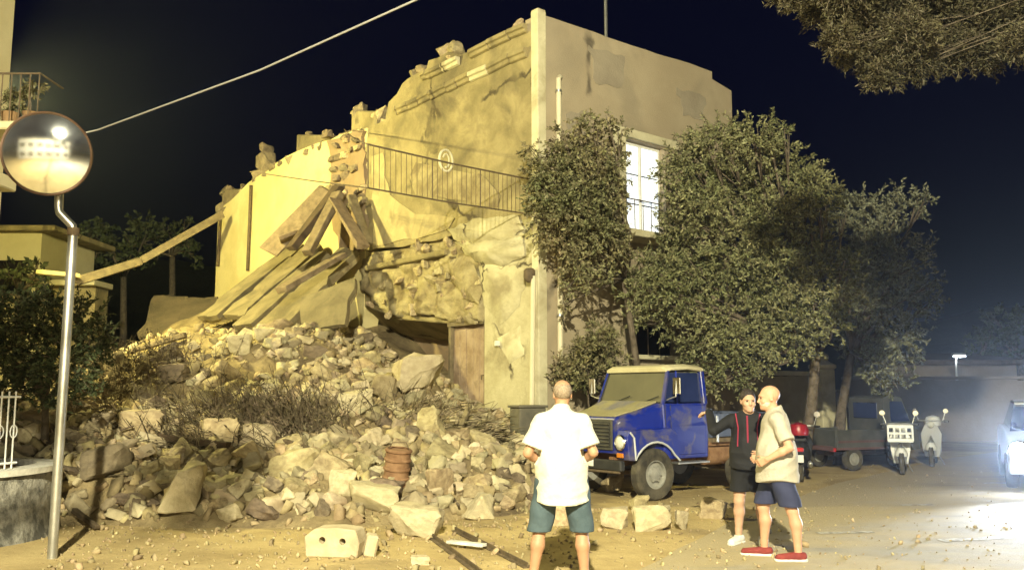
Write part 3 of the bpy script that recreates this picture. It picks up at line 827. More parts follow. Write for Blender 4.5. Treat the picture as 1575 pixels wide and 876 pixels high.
# singled-out stones at the foot of the heap: (px, py of the foot, width px, kind, label)
FEAT = [
 (736, 798, 48, 40, 'pale_stone', 'pale upright stone standing alone at the foot of the heap near the man in white'),
 (945, 812, 38, 34, 'pale_stone', 'pale rounded stone just right of the white-shirted man, foremost of its row'),
 (1005, 816, 52, 38, 'pale_stone', 'broad pale stone in the row before the truck wheel'),
 (1046, 814, 26, 28, 'pale_stone', 'small squarish pale stone at the right end of the row before the truck'),
 (1100, 797, 34, 30, 'stone', 'tan stone lying alone on the ground by the jacketed man\'s feet'),
 (944, 756, 34, 26, 'stone', 'brownish stone tucked in front of the truck\'s front wheel'),
 (862, 808, 30, 34, 'stone', 'tan stone seen between the legs of the man in white'),
 (985, 785, 30, 24, 'stone', 'low tan stone behind the row of pale stones by the truck'),
 (272, 808, 62, 70, 'pale_stone', 'large yellowish boulder at the foot of the heap beside the mirror pole'),
 (205, 780, 60, 44, 'stone', 'flat-topped stone left of the large yellowish boulder'),
 (330, 778, 52, 52, 'stone', 'upright oval stone right of the large yellowish boulder'),
 (395, 775, 50, 44, 'pale_stone', 'blocky pale stone between the oval stone and the long slab'),
 (450, 792, 80, 52, 'stone', 'long tan slab of stone lying low at the front of the heap'),
 (520, 800, 40, 36, 'pale_stone', 'light stone leaning just behind the perforated block'),
 (565, 806, 80, 40, 'pale_stone', 'long pale stone right behind the perforated block'),
 (680, 795, 44, 46, 'stone', 'tan stone behind the grey block of concrete'),
 (150, 800, 70, 46, 'dark_stone', 'broad brown stone in the shade next to the mirror pole'),
 (645, 868, 26, 12, 'pale_stone', 'small white fragment lying alone on the sandy ground'),
 (640, 612, 74, 56, 'pale_stone', 'big pale boulder high on the heap below the hole in the front wall'),
 (590, 625, 40, 40, 'stone', 'tan block leaning on the big pale boulder by the wall'),
 (365, 548, 40, 30, 'pale_stone', 'pale stone crowning the heap below the tilted slab'),
 (540, 640, 52, 36, 'pale_stone', 'flat pale stone on the middle of the heap under the cane ceiling remains'),
 (535, 752, 42, 40, 'dark_stone', 'purplish dark stone beside the rusty drum'),
]
feat_xy = []
for (px, py, w, h, kd, lab) in FEAT:
    if py > 700:
        p = G(px, py)
        for _ in range(12):                         # foot of the stone on the heap's surface
            z = Hs(p.x, p.y); p = G(px, py, z * 0.9)
    else:
        Yg = 13.0
        for _ in range(300):
            p = at(px, py, Yg)
            if p.z <= Hs(p.x, p.y) + 0.02: break
            Yg += 0.03
    D = p.y
    s = (w / F_PX * D * 1.1, w / F_PX * D * 0.8, h / F_PX * D * 1.15)
    o = stone('rubble_stone', Vector((p.x, p.y + s[1] * 0.3, Hs(p.x, p.y + s[1] * 0.3) + s[2] * 0.36)), s, kd, None, Euler((random.uniform(-.15, .15), random.uniform(-.15, .15), random.uniform(-.5, .5))))
    tag(o, lab, 'stone'); feat_xy.append((p.x, p.y, s[0]))

# the countable rest: sampled over the picture so that the heap is covered as seen
LANDMARKS = [(608, 715, 'around the rusty drum'), (690, 650, 'near the cane bundle before the door'), (105, 770, 'beside the mirror pole'), (370, 515, 'under the low edge of the tilted slab'),
    (640, 590, 'around the big pale boulder below the hole'), (512, 800, 'behind the perforated block'), (440, 630, 'around the grey dry brush'), (310, 640, 'around the dark dry brush'),
    (790, 690, 'near the grey utility cabinet'), (130, 620, 'close to the dark bush'), (810, 770, 'by the man in white'), (300, 700, 'by the half buried timber'), (275, 780, 'next to the large yellowish boulder'),
    (200, 560, 'below the dark broken slab'), (480, 540, 'below the smaller broken slab'), (430, 760, 'around the long tan slab of stone'), (680, 770, 'behind the grey concrete block')]
placed = [(x, y, s) for x, y, s in feat_xy]
cnt = 0; tries = 0
rr = random.Random(3)
while cnt < 275 and tries < 60000:
    tries += 1
    px = rr.uniform(85, 850); py = rr.uniform(500, 815)
    # the heap's outline in the picture
    top = np.interp(px, [85, 160, 280, 380, 560, 620, 700, 850], [640, 560, 545, 505, 515, 560, 640, 690])
    bot = np.interp(px, [85, 200, 420, 560, 700, 850], [795, 800, 800, 800, 785, 780])
    if not (top < py < bot): continue
    # march to the heap surface
    d = ray(px, py); t = 8.5; hit = None
    while t < 24:
        q = EYE + d * t
        if q.z <= max(0.0, float(Hsmooth(np.array([q.x]), np.array([q.y]))[0])): hit = q; break
        t += 0.12
    if hit is None or hit.y > 20.5: continue
    if (hit - COR).dot(NL) < 0.25 and (hit - COR).dot(DL) > 0: continue
    near = (py - 500) / 300
    wpx = rr.choice((16, 20, 24, 28, 34, 40, 48)) * (0.75 + 0.45 * near)
    size = wpx / F_PX * hit.y
    if any((hit.x - x) ** 2 + (hit.y - y) ** 2 < (0.42 * (s + size)) ** 2 for x, y, s in placed): continue
    placed.append((hit.x, hit.y, size))
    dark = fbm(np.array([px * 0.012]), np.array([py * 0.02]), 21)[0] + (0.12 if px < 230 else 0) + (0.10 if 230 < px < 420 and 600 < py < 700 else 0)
    if px < 330 and py < 610: dark += .2  # darker stones on the left: brown debris, with shade put into its colour
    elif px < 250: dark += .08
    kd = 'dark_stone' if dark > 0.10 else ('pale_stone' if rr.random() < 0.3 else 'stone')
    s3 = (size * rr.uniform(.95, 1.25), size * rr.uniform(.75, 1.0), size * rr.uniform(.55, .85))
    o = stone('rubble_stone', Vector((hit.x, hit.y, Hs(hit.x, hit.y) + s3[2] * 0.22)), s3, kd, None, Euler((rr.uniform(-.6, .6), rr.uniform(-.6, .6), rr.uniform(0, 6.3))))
    lm = min(LANDMARKS, key=lambda q: (q[0] - px) ** 2 + (q[1] - py) ** 2)
    big = 'small' if wpx < 22 else ('middling' if wpx < 36 else 'large')
    col_ = {'dark_stone': 'dark brown', 'pale_stone': 'pale', 'stone': 'tan'}[kd]
    lab = '%s %s rubble stone %s' % (big, col_, lm[2])
    tag(o, lab, 'stone', 'rubble: ' + lab)
    cnt += 1

# the stones past those, too many to list: one mesh of the same rocks
RV = [(np.array([v.co[:] for v in r.vertices]), np.array([p.vertices[:] for p in r.polygons])) for r in ROCKS]
def stone_mass(name, pts, sizes, m, label):
    Vs = []; Fs = []; at_ = []; off = 0
    for p, s in zip(pts, sizes):
        v, f = random.choice(RV)
        e = np.array(Euler((random.uniform(-.7, .7), random.uniform(-.7, .7), random.uniform(0, 6.3))).to_matrix())
        sc = np.array([random.uniform(.9, 1.35), random.uniform(.75, 1), random.uniform(.55, .85)]) * s
        Vs.append((v * sc) @ e.T + np.array(p)); Fs.append(f + off); off += len(v); at_ += [random.random()] * len(f)
    return tag(mesh_np(name, np.concatenate(Vs), np.concatenate(Fs), m, face_attr=at_), label, 'rubble', kind='stuff')
M['stone_mass'] = mat('mixed rubble', (0.30, 0.25, 0.16), (0.47, 0.41, 0.28), 4, 0.92, 0.012, 18, stain=(0.18, 0.135, 0.08), sscale=1.1, samt=0.7, attr=0.35)
pts = []; szs = []
while len(pts) < 1500:
    x = random.uniform(-10.5, 1.4); y = random.uniform(9.2, 21)
    h = float(Hsmooth(np.array([x]), np.array([y]))[0])
    if h < 0.10 or (Vector((x, y, 0)) - COR).dot(NL) < 0.2 or (x < -4.6 and y > 14.5 and random.random() < .85): continue
    s = random.uniform(.12, .30)
    pts.append((x, y, Hs(x, y) + s * random.uniform(.0, .3))); szs.append(s)
stone_mass('rubble_mass', pts, szs, M['stone_mass'], 'mass of lesser broken stones packed between the larger blocks of the heap')

# crumbs too small to pick out: one mesh
base = rock_mesh('crumb', 5, npt=10, bevel=0)
bv = np.array([v.co[:] for v in base.vertices]); bf = np.array([p.vertices[:] for p in base.polygons])
def crumbs(name, pts, sizes, m, label, cat):
    Vs = []; Fs = []; at_ = []
    for k, (p, s) in enumerate(zip(pts, sizes)):
        e = Euler((random.uniform(0, 6), random.uniform(0, 6), random.uniform(0, 6))).to_matrix()
        sc = np.array([random.uniform(.8, 1.4), random.uniform(.7, 1), random.uniform(.5, .9)]) * s
        Vs.append((bv * sc) @ np.array(e).T + np.array(p)); Fs.append(bf + k * len(bv)); at_ += [random.random()] * len(bf)
    o = mesh_np(name, np.concatenate(Vs), np.concatenate(Fs), m, face_attr=at_)
    return tag(o, label, cat, kind='stuff')
pts = []; szs = []
while len(pts) < 5200:
    x = random.uniform(-11, 1.6); y = random.uniform(8.8, 21)
    h = float(Hsmooth(np.array([x]), np.array([y]))[0])
    if h < 0.03 or (Vector((x, y, 0)) - COR).dot(NL) < 0.1 or (x < -4.6 and y > 14.5 and random.random() < .8): continue
    s = min(0.24, 0.035 + random.expovariate(1 / 0.06))
    pts.append((x, y, Hs(x, y) + s * 0.15)); szs.append(s)
crumbs('rubble_crumbs', pts, szs, M['grit'], 'small broken stone and plaster crumbs filling the rubble heap', 'rubble')
pts = []; szs = []
while len(pts) < 1500:
    px = random.uniform(60, 1250); py = random.triangular(770, 900, 790)
    p = G(px, py)
    if Hs(p.x, p.y) > 0.02: continue
    if px > 900 and random.random() < 0.6: continue
    s = 0.012 + random.expovariate(1 / 0.016); s = min(s, 0.09)
    pts.append((p.x, p.y, s * 0.25)); szs.append(s)
crumbs('gravel', pts, szs, M['grit'], 'scattered stone chips and gravel on the dusty ground', 'gravel')
pts = []; szs = []
while len(pts) < 500:
    px = random.uniform(1000, 1560); py = random.uniform(715, 880)
    p = G(px, py)
    s = min(0.05, 0.01 + random.expovariate(1 / 0.01))
    pts.append((p.x, p.y, 0.004 + s * 0.25)); szs.append(s)
crumbs('gravel', pts, szs, M['grit'], 'fine grit strewn over the dusty road', 'gravel')

# splintered laths strewn over the heap
Vs = []; Fs = []; at_ = []
for k in range(150):
    while True:
        x = random.uniform(-9.5, 1.2); y = random.uniform(9.6, 19.5)
        if float(Hsmooth(np.array([x]), np.array([y]))[0]) > .15 and (Vector((x, y, 0)) - COR).dot(NL) > .3: break
    a_ = random.uniform(0, 6.3); L_ = random.uniform(.2, .75); w = random.uniform(.015, .04)
    d = Vector((math.cos(a_), math.sin(a_), random.uniform(-.2, .35))).normalized()
    p = Vector((x, y, Hs(x, y) + random.uniform(.03, .16)))
    mb = MB().beam(p - d * L_ / 2, p + d * L_ / 2, w, w * .5)
    Fs += [tuple(i + len(Vs) for i in f) for f in mb.f]; Vs += [v[:] for v in mb.v]; at_ += [random.random()] * 6
o = mesh_np('lath_splinters', Vs, Fs, M['twig'], face_attr=at_); tag(o, 'splintered laths and sticks strewn over the rubble heap', 'splinters', kind='stuff')

# ---------------------------------------------------------------- fallen floor slab and timbers
def slab(name, corners, thick, m, label, cat, rough=0.06, strips=1):
    """broken plate through four points, edges chipped"""
    a, b, c, d = [Vector(p) for p in corners]
    n = (b - a).cross(d - a).normalized()
    if n.z < 0: n = -n
    c = c - n * (c - a).dot(n)                     # one flat plate
    e = empty(name, Vector((c + d) / 2) - n * thick, 0, label, cat)
    cuts_ = [0, 1] if strips == 1 else [0] + [(i + random.uniform(-.15, .15)) / strips for i in range(1, strips)] + [1]
    for s0, s1 in zip(cuts_[:-1], cuts_[1:]):          # the plate has snapped into pieces
        t0, t1 = random.uniform(-.04, .06), 1 + random.uniform(-.10, .03)
        q4 = [a.lerp(b, s0 + .006), a.lerp(b, s1 - .006), d.lerp(c, s1 - .006), d.lerp(c, s0 + .006)]
        q4 = [q4[0].lerp(q4[3], t0), q4[1].lerp(q4[2], t0), q4[1].lerp(q4[2], t1), q4[0].lerp(q4[3], t1)]
        lift = random.uniform(-.06, .06); tilt = random.uniform(-.05, .05)
        outline = []
        for i in range(4):
            p, q = q4[i], q4[(i + 1) % 4]; k = random.choice((3, 4, 5)); inn = n.cross(q - p).normalized()
            ts = [0] + sorted(random.uniform(.1, .9) for _ in range(k)) + [1]
            for t in ts[:-1]: outline.append(p.lerp(q, t) + inn * random.uniform(-rough, rough) * (2.2 if i % 2 else 1.2))
        outline = [q + n * (lift + tilt * (q - q4[0]).dot((q4[1] - q4[0]).normalized())) for q in outline]
        MB().prism(outline, -n * thick * .55).build('plate', m, e)
        cc_ = sum(outline, Vector()) / len(outline)
        MB().prism([cc_ + (q - cc_) * random.uniform(.90, .99) - n * (thick * .55 + .003) for q in outline], -n * thick * .45).build('under_layer', M['mortar'], e)
    # reinforcing bars sticking out of the low edge
    for i in range(5):
        p = c.lerp(d, 0.15 + 0.17 * i) - n * thick * 0.5
        w = (c - b).normalized()
        MB().tube([p - w * 0.2, p + w * 0.25, p + w * random.uniform(.4, .6) + Vector((random.uniform(-.1, .1), random.uniform(-.1, .1), -0.15))], 0.009, 5).build('rebar', M['iron'], e)
    return e
M['dark_slab'] = mat('dark concrete slab', (0.045, 0.036, 0.025), (0.085, 0.066, 0.045), 1.5, .95, .03, 10)  # darker than the concrete of the other slabs
slab('fallen_slab', [at(548, 383, 20.6), at(440, 378, 23.5), at(300, 508, 21.5), at(428, 500, 18.6)], 0.24, M['concrete'], 'large tilted floor slab, snapped in strips, slid down over the heap against the wall', 'slab', strips=4)
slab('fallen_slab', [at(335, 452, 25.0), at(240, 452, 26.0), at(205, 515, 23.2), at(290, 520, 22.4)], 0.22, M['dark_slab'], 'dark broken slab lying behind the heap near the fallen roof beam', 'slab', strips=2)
slab('fallen_slab', [at(545, 420, 18.4), at(470, 455, 18.6), at(452, 500, 17.6), at(530, 505, 17.4)], 0.18, M['concrete'], 'smaller broken slab lying under the masonry beside the large tilted slab', 'slab')

def timber(pts, w, h, label, m='wood', name='timber_beam', group=None, roll=0.0):
    pts = [Vector(p) for p in pts]
    mb = MB()
    for p, q in zip(pts[:-1], pts[1:]): mb.beam(p, q, w, h, roll)
    mb.v = [v + Vector((random.uniform(-1, 1), random.uniform(-1, 1), random.uniform(-1, 1))) * min(w, .3) * .16 for v in mb.v]
    o = mb.build(name, M[m], None, bevel=0.012)
    me = o.data; c = sum((Vector(v.co) for v in me.vertices), Vector()) / len(me.vertices)
    me.transform(Matrix.Translation(-c)); o.location = c
    return tag(o, label, 'beam', group)
timber([at(505, 292, 21.2), at(412, 388, 20.6)], 0.55, 0.06, 'wide plank panel leaning down from the broken jamb onto the slab, farthest left', 'wood', roll=0.9)
timber([at(522, 288, 20.9), at(448, 384, 20.0)], 0.28, 0.14, 'thick dark roof timber leaning on the slab, right beside the wide panel', 'wood_dark')
timber([at(520, 296, 20.5), at(472, 390, 19.7)], 0.32, 0.12, 'pale leaning roof timber, steeper of the crossed pair above the slab', 'wood')
timber([at(515, 306, 20.2), at(560, 380, 19.5)], 0.36, 0.12, 'roof timber leaning the other way under the broken jamb', 'wood')
timber([at(540, 300, 20.4), at(568, 376, 19.9)], 0.22, 0.10, 'narrow upright plank propped against the edge of the front wall', 'wood')
timber([at(500, 340, 20.6), at(430, 368, 20.4)], 0.30, 0.10, 'short stub of plank lying across the leaning timbers', 'wood')
timber([at(525, 392, 19.9), at(432, 446, 18.7)], 0.30, 0.10, 'pale plank lying flat along the large tilted slab', 'wood')
timber([at(342, 330, 27.0), at(215, 402, 25.5), at(115, 433, 24.4)], 0.26, 0.22, 'long bent roof beam hanging from the far end of the wall', 'wood')
timber([at(120, 424, 24.0), at(60, 418, 24.6)], 0.18, 0.12, 'short yellow-lit board at the low end of the long roof beam', 'plaster_yellow')
def hpt(px, py, Y0=8.5, lift=0.0):
    d = ray(px, py); t = Y0
    while t < 26:
        q = EYE + d * t
        if q.z <= Hs(q.x, q.y) + 0.01: break
        t += 0.05
    return Vector((q.x, q.y, Hs(q.x, q.y) + lift))
timber([hpt(200, 552, lift=.14), hpt(285, 528, lift=.16)], 0.16, 0.1, 'weathered board lying on the left of the heap below the dark slab')
timber([hpt(245, 688, lift=.14), hpt(350, 703, lift=.16)], 0.14, 0.10, 'dark timber half buried under dry brush at the heap\'s left', 'wood_dark')
timber([hpt(395, 682, lift=.16), hpt(500, 712, lift=.12)], 0.10, 0.08, 'thin dark timber sticking out of the middle of the heap', 'wood_dark')
timber([hpt(108, 790, lift=.06), hpt(150, 815, lift=.04)], 0.08, 0.07, 'short dark batten on the ground beside the mirror pole', 'wood_dark')
timber([hpt(700, 690, lift=.12), hpt(722, 650, lift=.30)], 0.10, 0.08, 'grey batten poking up under the cane bundle by the door', 'wood')
# iron bars on the ground in front of the man
for (a, b, w, lab) in [((655, 815), (748, 884), 0.10, 'dark flat iron bar on the sand, nearer the perforated block'), ((700, 812), (812, 868), 0.09, 'dark flat iron bar on the sand, ending at the man in white')]:
    p, q = G(*a, 0.03), G(*b, 0.03)
    mb = MB(); mb.beam(p, q, w, 0.012); mb.beam(p + Vector((0, 0, 0.02)), q + Vector((0, 0, 0.02)), 0.014, 0.045)
    o = mb.build('iron_bar', M['iron']); c = (p + q) / 2; c.z = 0
    o.data.transform(Matrix.Translation(-c) @ Matrix.Translation((0, 0, -0.022))); o.location = c
    tag(o, lab, 'metal bar')
p, q = G(690, 832, 0.05), G(745, 838, 0.05)
o = MB().beam(p, q, 0.10, 0.03).build('plank', M['white_paint'], None, bevel=0.004); tag(o, 'short pale strip of board lying between the two iron bars', 'board')

# perforated concrete block and grey block
pb = G(512, 858)
e = empty('perforated_block', (pb.x, pb.y + 0.16, 0), R(-8), 'pale perforated building block with two holes, foremost on the sand', 'block')
Mx = WMx(e)
mb = MB()
prof = [(-.27, 0), (.26, 0.0), (.28, .14), (.24, .27), (.05, .29), (-.18, .28), (-.29, .20)]
mb.prism([Mx @ Vector((x, -0.14, z)) for x, z in prof], Mx.to_3x3() @ Vector((0, .28, 0)))
bo = mb.build('body', M['pale_stone'], e, bevel=0.012)
cut(bo, [MB().lathe([(0.034, -0.2), (0.034, 0.2)], Mx @ Vector((x, 0, z)), Mx.to_3x3() @ Vector((0, 1, 0)), n=14) for x, z in ((-0.10, 0.17), (0.11, 0.16))])
MB().box(Mx @ Vector((0.36, 0.0, 0.11)), (0.12, 0.16, 0.22), Euler((0.1, .2, .3)).to_matrix()).build('chip', M['pale_stone'], e, bevel=0.02)
pb = G(640, 826)
o = stone('concrete_block', Vector((pb.x, pb.y + .2, .17)), (.66, .46, .38), 'pale_stone', None, Euler((.06, .05, -.3)))
tag(o, 'grey block of broken concrete at the head of the iron bars', 'block')

# ribbed rusty drum
p = hpt(608, 742)
e = empty('rusty_drum', p - Vector((0, 0, .04)), 0, 'small ribbed rusty drum standing in the rubble', 'drum')
ax = Vector((0.10, -0.12, 1)).normalized()
M['rust'] = mat('rust', (0.16, 0.085, 0.045), (0.27, 0.16, 0.09), 7, 0.85, 0.004, 40)
prof = []
for k in range(4):
    z = .12 * k; prof += [(.165, z), (.165, z + .07), (.182, z + .085), (.182, z + .105), (.165, z + .118)]
MB().lathe(prof + [(.15, .48), (.15, .46), (.02, .455)], e.location, ax, 22).build('shell', M['rust'], e, smooth='auto')
MB().tube([e.location + ax * .40 + Vector((-.17, -.02, 0)), e.location + ax * .56 + Vector((-.09, -.02, 0)), e.location + ax * .56 + Vector((.09, -.02, 0)), e.location + ax * .40 + Vector((.17, -.02, 0))], .007, 5).build('handle', M['iron'], e)
# cabinet
p = hpt(812, 680)
e = empty('utility_cabinet', p - Vector((0, 0, .03)), R(28), 'grey metal utility cabinet in the debris left of the truck', 'cabinet')
M['grey_metal'] = mat('dull grey metal', (0.10, 0.095, 0.08), (0.17, 0.155, 0.12), 3, 0.6, 0.002, 30, metal=0.2)
Mx = WMx(e); r3 = Mx.to_3x3()
MB().box(Mx @ Vector((0, 0, .3)), (.50, .36, .6), r3).build('case', M['grey_metal'], e, bevel=.012)
MB().box(Mx @ Vector((0, 0, .62)), (.56, .42, .04), r3).build('lid', M['grey_metal'], e, bevel=.01)
dd = MB().box(Mx @ Vector((0, -.185, .3)), (.44, .014, .52), r3).build('door', M['grey_metal'], e, bevel=.006)
MB().box(Mx @ Vector((.16, -.20, .32)), (.02, .03, .09), r3).build('handle', M['steel'], dd, bevel=.004)

# ---------------------------------------------------------------- dry cane and brush in the heap
def brush(c0, spread, n_, length, m, label, lean, r0=0.006, name='dry_brush', leaves=0):
    """tangle of stalks round c0 (on the heap)"""
    base = Vector(c0)
    e = empty(name, base, 0, label, 'brush')
    Vs = []; Fs = []; att = []; cnt_ = 0
    LV = []
    for k in range(n_):
        x = base.x + random.gauss(0, spread); y = base.y + random.gauss(0, spread * 0.5)
        z = Hs(x, y) - 0.03
        d = Vector((lean[0] + random.gauss(0, .45), lean[1] + random.gauss(0, .35), lean[2] + random.gauss(0, .25)))
        d.normalize()
        L_ = length * random.uniform(.4, 1.1)
        p0 = Vector((x, y, z)); p1 = p0 + d * L_ * .55; p2 = p1 + (d + Vector((random.gauss(0, .25), random.gauss(0, .25), -.25))).normalized() * L_ * .45
        r = r0 * random.uniform(.6, 1.5)
        for P, rad in ((p0, r), (p1, r * .8), (p2, r * .35)):
            for a_ in (0, 2.1, 4.2): Vs.append((P.x + rad * math.cos(a_), P.y + rad * .5 * math.sin(a_), P.z + rad * math.sin(a_)))
        b = cnt_ * 9
        for i in (0, 1):
            for j in range(3): Fs.append((b + i * 3 + j, b + i * 3 + (j + 1) % 3, b + i * 3 + 3 + (j + 1) % 3, b + i * 3 + 3 + j)); att.append(random.random())
        cnt_ += 1
        for q in range(leaves):
            t = random.uniform(.2, 1); P = p0.lerp(p1, t) if random.random() < .5 else p1.lerp(p2, t)
            LV.append((P, Vector((random.gauss(0, 1), random.gauss(0, 1), random.gauss(0, .6))).normalized(), random.uniform(.04, .10)))
    mesh_np('stalks', Vs, Fs, M[m], e, face_attr=att)['kind'] = 'stuff'
    if LV: leaf_mesh('withered_leaves', LV, M['twig'], e, 0.3)
    return e

def leaf_mesh(name, LV, m, parent, ratio=0.32, kind=None):
    P = np.array([l[0][:] for l in LV]); D = np.array([l[1][:] for l in LV]); S = np.array([l[2] for l in LV])[:, None]
    rv = RNG.normal(size=P.shape); side = np.cross(D, rv); side /= np.linalg.norm(side, axis=1, keepdims=True) + 1e-9
    nrm = np.cross(D, side)
    a = P; b = P + D * S * .5 + side * S * ratio * .5 + nrm * S * .06; c = P + D * S + nrm * S * -.08; d = P + D * S * .5 - side * S * ratio * .5 + nrm * S * .06
    V = np.stack([a, b, c, d], 1).reshape(-1, 3)
    Fq = np.arange(len(V)).reshape(-1, 4)
    o = mesh_np(name, V, Fq, m, parent, face_attr=RNG.random(len(Fq)))
    if kind: o['kind'] = kind
    return o
brush(hpt(440, 660), .55, 420, .95, 'twig', 'tangle of grey dry brush on the middle of the rubble heap', (-.25, -.2, .8), leaves=3)
brush(hpt(330, 670), .6, 380, .9, 'twig', 'dark dry brush sagging over the left flank of the heap', (-.5, -.2, .55), leaves=3)
brush(hpt(245, 690), .5, 260, .8, 'twig', 'dark twiggy brush beside the half buried timber', (-.6, -.2, .3), leaves=2)
brush(hpt(690, 660), .42, 420, .85, 'cane', 'bundle of split ceiling canes fanned out in front of the door', (.55, -.35, .1), .008, 'cane_bundle')
brush(hpt(640, 640), .3, 220, .7, 'cane', 'smaller spray of split canes left of the cane bundle', (.5, -.3, .35), .008, 'cane_bundle')
brush(hpt(420, 500, 15), .5, 160, .7, 'twig', 'thin twigs caught at the low edge of the large tilted slab', (-.4, -.3, .3), leaves=1)
brush(hpt(200, 560), .7, 300, .8, 'twig', 'dry scrub growing over the far left shoulder of the heap', (.1, -.2, .8), leaves=3)
brush(hpt(160, 620), .6, 260, .9, 'twig', 'dry brush between the hedge and the rubble', (.3, -.2, .7), leaves=3)
# ================================================================ vegetation
def sprays(clumps, dens, leaf, spread=0.55, droop=0.0, tw=0.5):
    """clumps: (centre Vector, radius). returns leaf list as arrays for leaf_mesh and twig segments"""
    LV = []; TW = []
    for c, r in clumps:
        nt = max(6, int(dens * r * r))
        for k in range(nt):
            d = Vector((random.gauss(0, 1), random.gauss(0, 1), random.gauss(0, 1) * .9 + .15)).normalized()
            s = c + d * r * random.uniform(.15, .75) * Vector((1, 1, 1)).x
            dd = (d + Vector((random.gauss(0, spread), random.gauss(0, spread), random.gauss(0, spread) - droop))).normalized()
            L_ = r * random.uniform(.3, .75) * tw + .08
            e_ = s + dd * L_
            TW.append((s, e_))
            nl = int(L_ / (leaf * .16)) + 3
            for j in range(nl):
                t = (j + random.random()) / nl
                p = s.lerp(e_, t)
                ld = (dd * .7 + Vector((random.gauss(0, .7), random.gauss(0, .7), random.gauss(0, .6) - droop * .4))).normalized()
                LV.append((p, ld, leaf * random.uniform(.6, 1.25)))
    return LV, TW

def twig_mesh(name, TW, m, parent, r=.006):
    Vs = []; Fs = []
    for k, (a, b) in enumerate(TW):
        for P, rad in ((a, r), (b, r * .4)):
            for q in (0, 2.1, 4.2): Vs.append((P.x + rad * math.cos(q), P.y + rad * math.sin(q), P.z + rad * .3 * math.cos(q)))
        for j in range(3): Fs.append((k * 6 + j, k * 6 + (j + 1) % 3, k * 6 + 3 + (j + 1) % 3, k * 6 + 3 + j))
    return mesh_np(name, Vs, Fs, m, parent)

def tree(name, label, base, fork, clumps, trunk_r, leafm, dens, leaf, cat='tree', group=None, ratio=.32, droop=0.0, bend=(0, 0), spread=.55, stems=None, barkm='bark', limb=1.0, tw=.8):
    base = Vector(base); fork = Vector(fork)
    e = empty(name, base, 0, label, cat, group)
    mid = base.lerp(fork, .5) + Vector((bend[0], bend[1], 0))
    mb = MB()
    pts = [base - Vector((0, 0, .05)), base.lerp(mid, .12), base.lerp(mid, .5) + Vector((bend[0] * .3, 0, 0)), mid, mid.lerp(fork, .5), fork]
    mb.tube(pts, [trunk_r * 1.5, trunk_r * 1.15, trunk_r, trunk_r * .9, trunk_r * .8, trunk_r * .7], 10)
    mb.build('trunk', M[barkm], e, smooth=True)
    lb = MB()
    for c, r in clumps:
        m1 = fork.lerp(c, .5) + Vector((random.gauss(0, .12), random.gauss(0, .12), .1 + random.gauss(0, .1)))
        lb.tube([fork, m1, c], [trunk_r * .45 * limb, trunk_r * .28 * limb, trunk_r * .1 * limb], 6)
        for k in range(3):
            d = Vector((random.gauss(0, 1), random.gauss(0, 1), random.gauss(0, 1))).normalized()
            lb.tube([m1.lerp(c, .6), c + d * r * .7], [trunk_r * .16 * limb, trunk_r * .05 * limb], 5)
    lb.build('branches', M[barkm], e, smooth=True)
    LV, TW = sprays(clumps, dens, leaf, spread, droop, tw)
    twig_mesh('twigs', TW, M[barkm], e)['kind'] = 'stuff'
    leaf_mesh('crown', LV, M[leafm], e, ratio)
    return e, len(LV)

def cl(lst, Y, dY=.7):
    out = []
    for px, py, r in lst:
        y = Y + random.uniform(-dY, dY)
        out.append((at(px, py, y), r / F_PX * y))
    return out
nleaf = 0
# shrub-tree before the lit window
c1 = cl([(880, 240, 40), (925, 218, 24), (848, 272, 32), (900, 290, 42), (850, 318, 40), (930, 318, 34), (872, 368, 34), (928, 265, 36), (876, 420, 18), (912, 190, 18), (905, 345, 40), (940, 360, 28), (830, 295, 24), (872, 445, 12), (890, 400, 26), (930, 395, 26), (845, 355, 26), (825, 265, 22), (955, 385, 22), (945, 235, 20), (815, 228, 14), (957, 198, 12), (938, 184, 14), (952, 300, 16), (868, 468, 9), (906, 436, 14), (938, 428, 14), (822, 330, 14), (860, 205, 14), (888, 186, 10)], 15.4, .35)
e, k = tree('flowering_tree', 'rambling shrub tree trained over the house corner left of the lit window', (2.35, 16.3, 0), at(960, 430, 16.0), c1, .075, 'leaf_vine', 330, .085, ratio=.42, droop=.35, tw=1.1, bend=(.12, 0)); nleaf += k
# the big olive
c2 = cl([(1058, 246, 42), (1108, 226, 44), (1160, 224, 42), (1196, 256, 46), (1244, 296, 40), (1140, 296, 58), (1082, 322, 46), (1052, 372, 40), (1004, 412, 36), (1190, 344, 56), (1262, 322, 26), (1120, 396, 60), (1058, 440, 46), (1000, 462, 28), (1200, 424, 58), (1268, 414, 42), (1302, 452, 26), (1150, 478, 56), (1094, 508, 46), (1222, 508, 50), (1116, 560, 32), (1170, 552, 34), (1284, 492, 32), (1148, 196, 18), (1206, 206, 16), (1040, 300, 30), (1030, 345, 26), (1024, 270, 20), (1040, 460, 40), (975, 420, 16), (1240, 372, 42), (1090, 270, 40), (1300, 400, 18), (1105, 590, 20), (1080, 470, 36), (1025, 425, 36), (975, 450, 26), (985, 490, 22), (1030, 500, 30), (1275, 300, 26), (1250, 270, 24), (1060, 545, 24), (1305, 430, 24), (1250, 465, 40), (1150, 590, 24), (1075, 575, 20), (1170, 525, 36), (1130, 530, 34), (1050, 415, 40), (1010, 440, 30), (1180, 190, 16), (1130, 200, 24), (1085, 215, 22), (1060, 215, 16)], 16.2, .6)
e, k = tree('olive_tree', 'large bushy olive tree overhanging the blue truck', at(1222, 690, 17.6).xy.to_3d(), at(1255, 545, 17.0), c2, .13, 'leaf_olive', 300, .08, ratio=.36, droop=.15, tw=.95, bend=(.10, 0)); nleaf += k
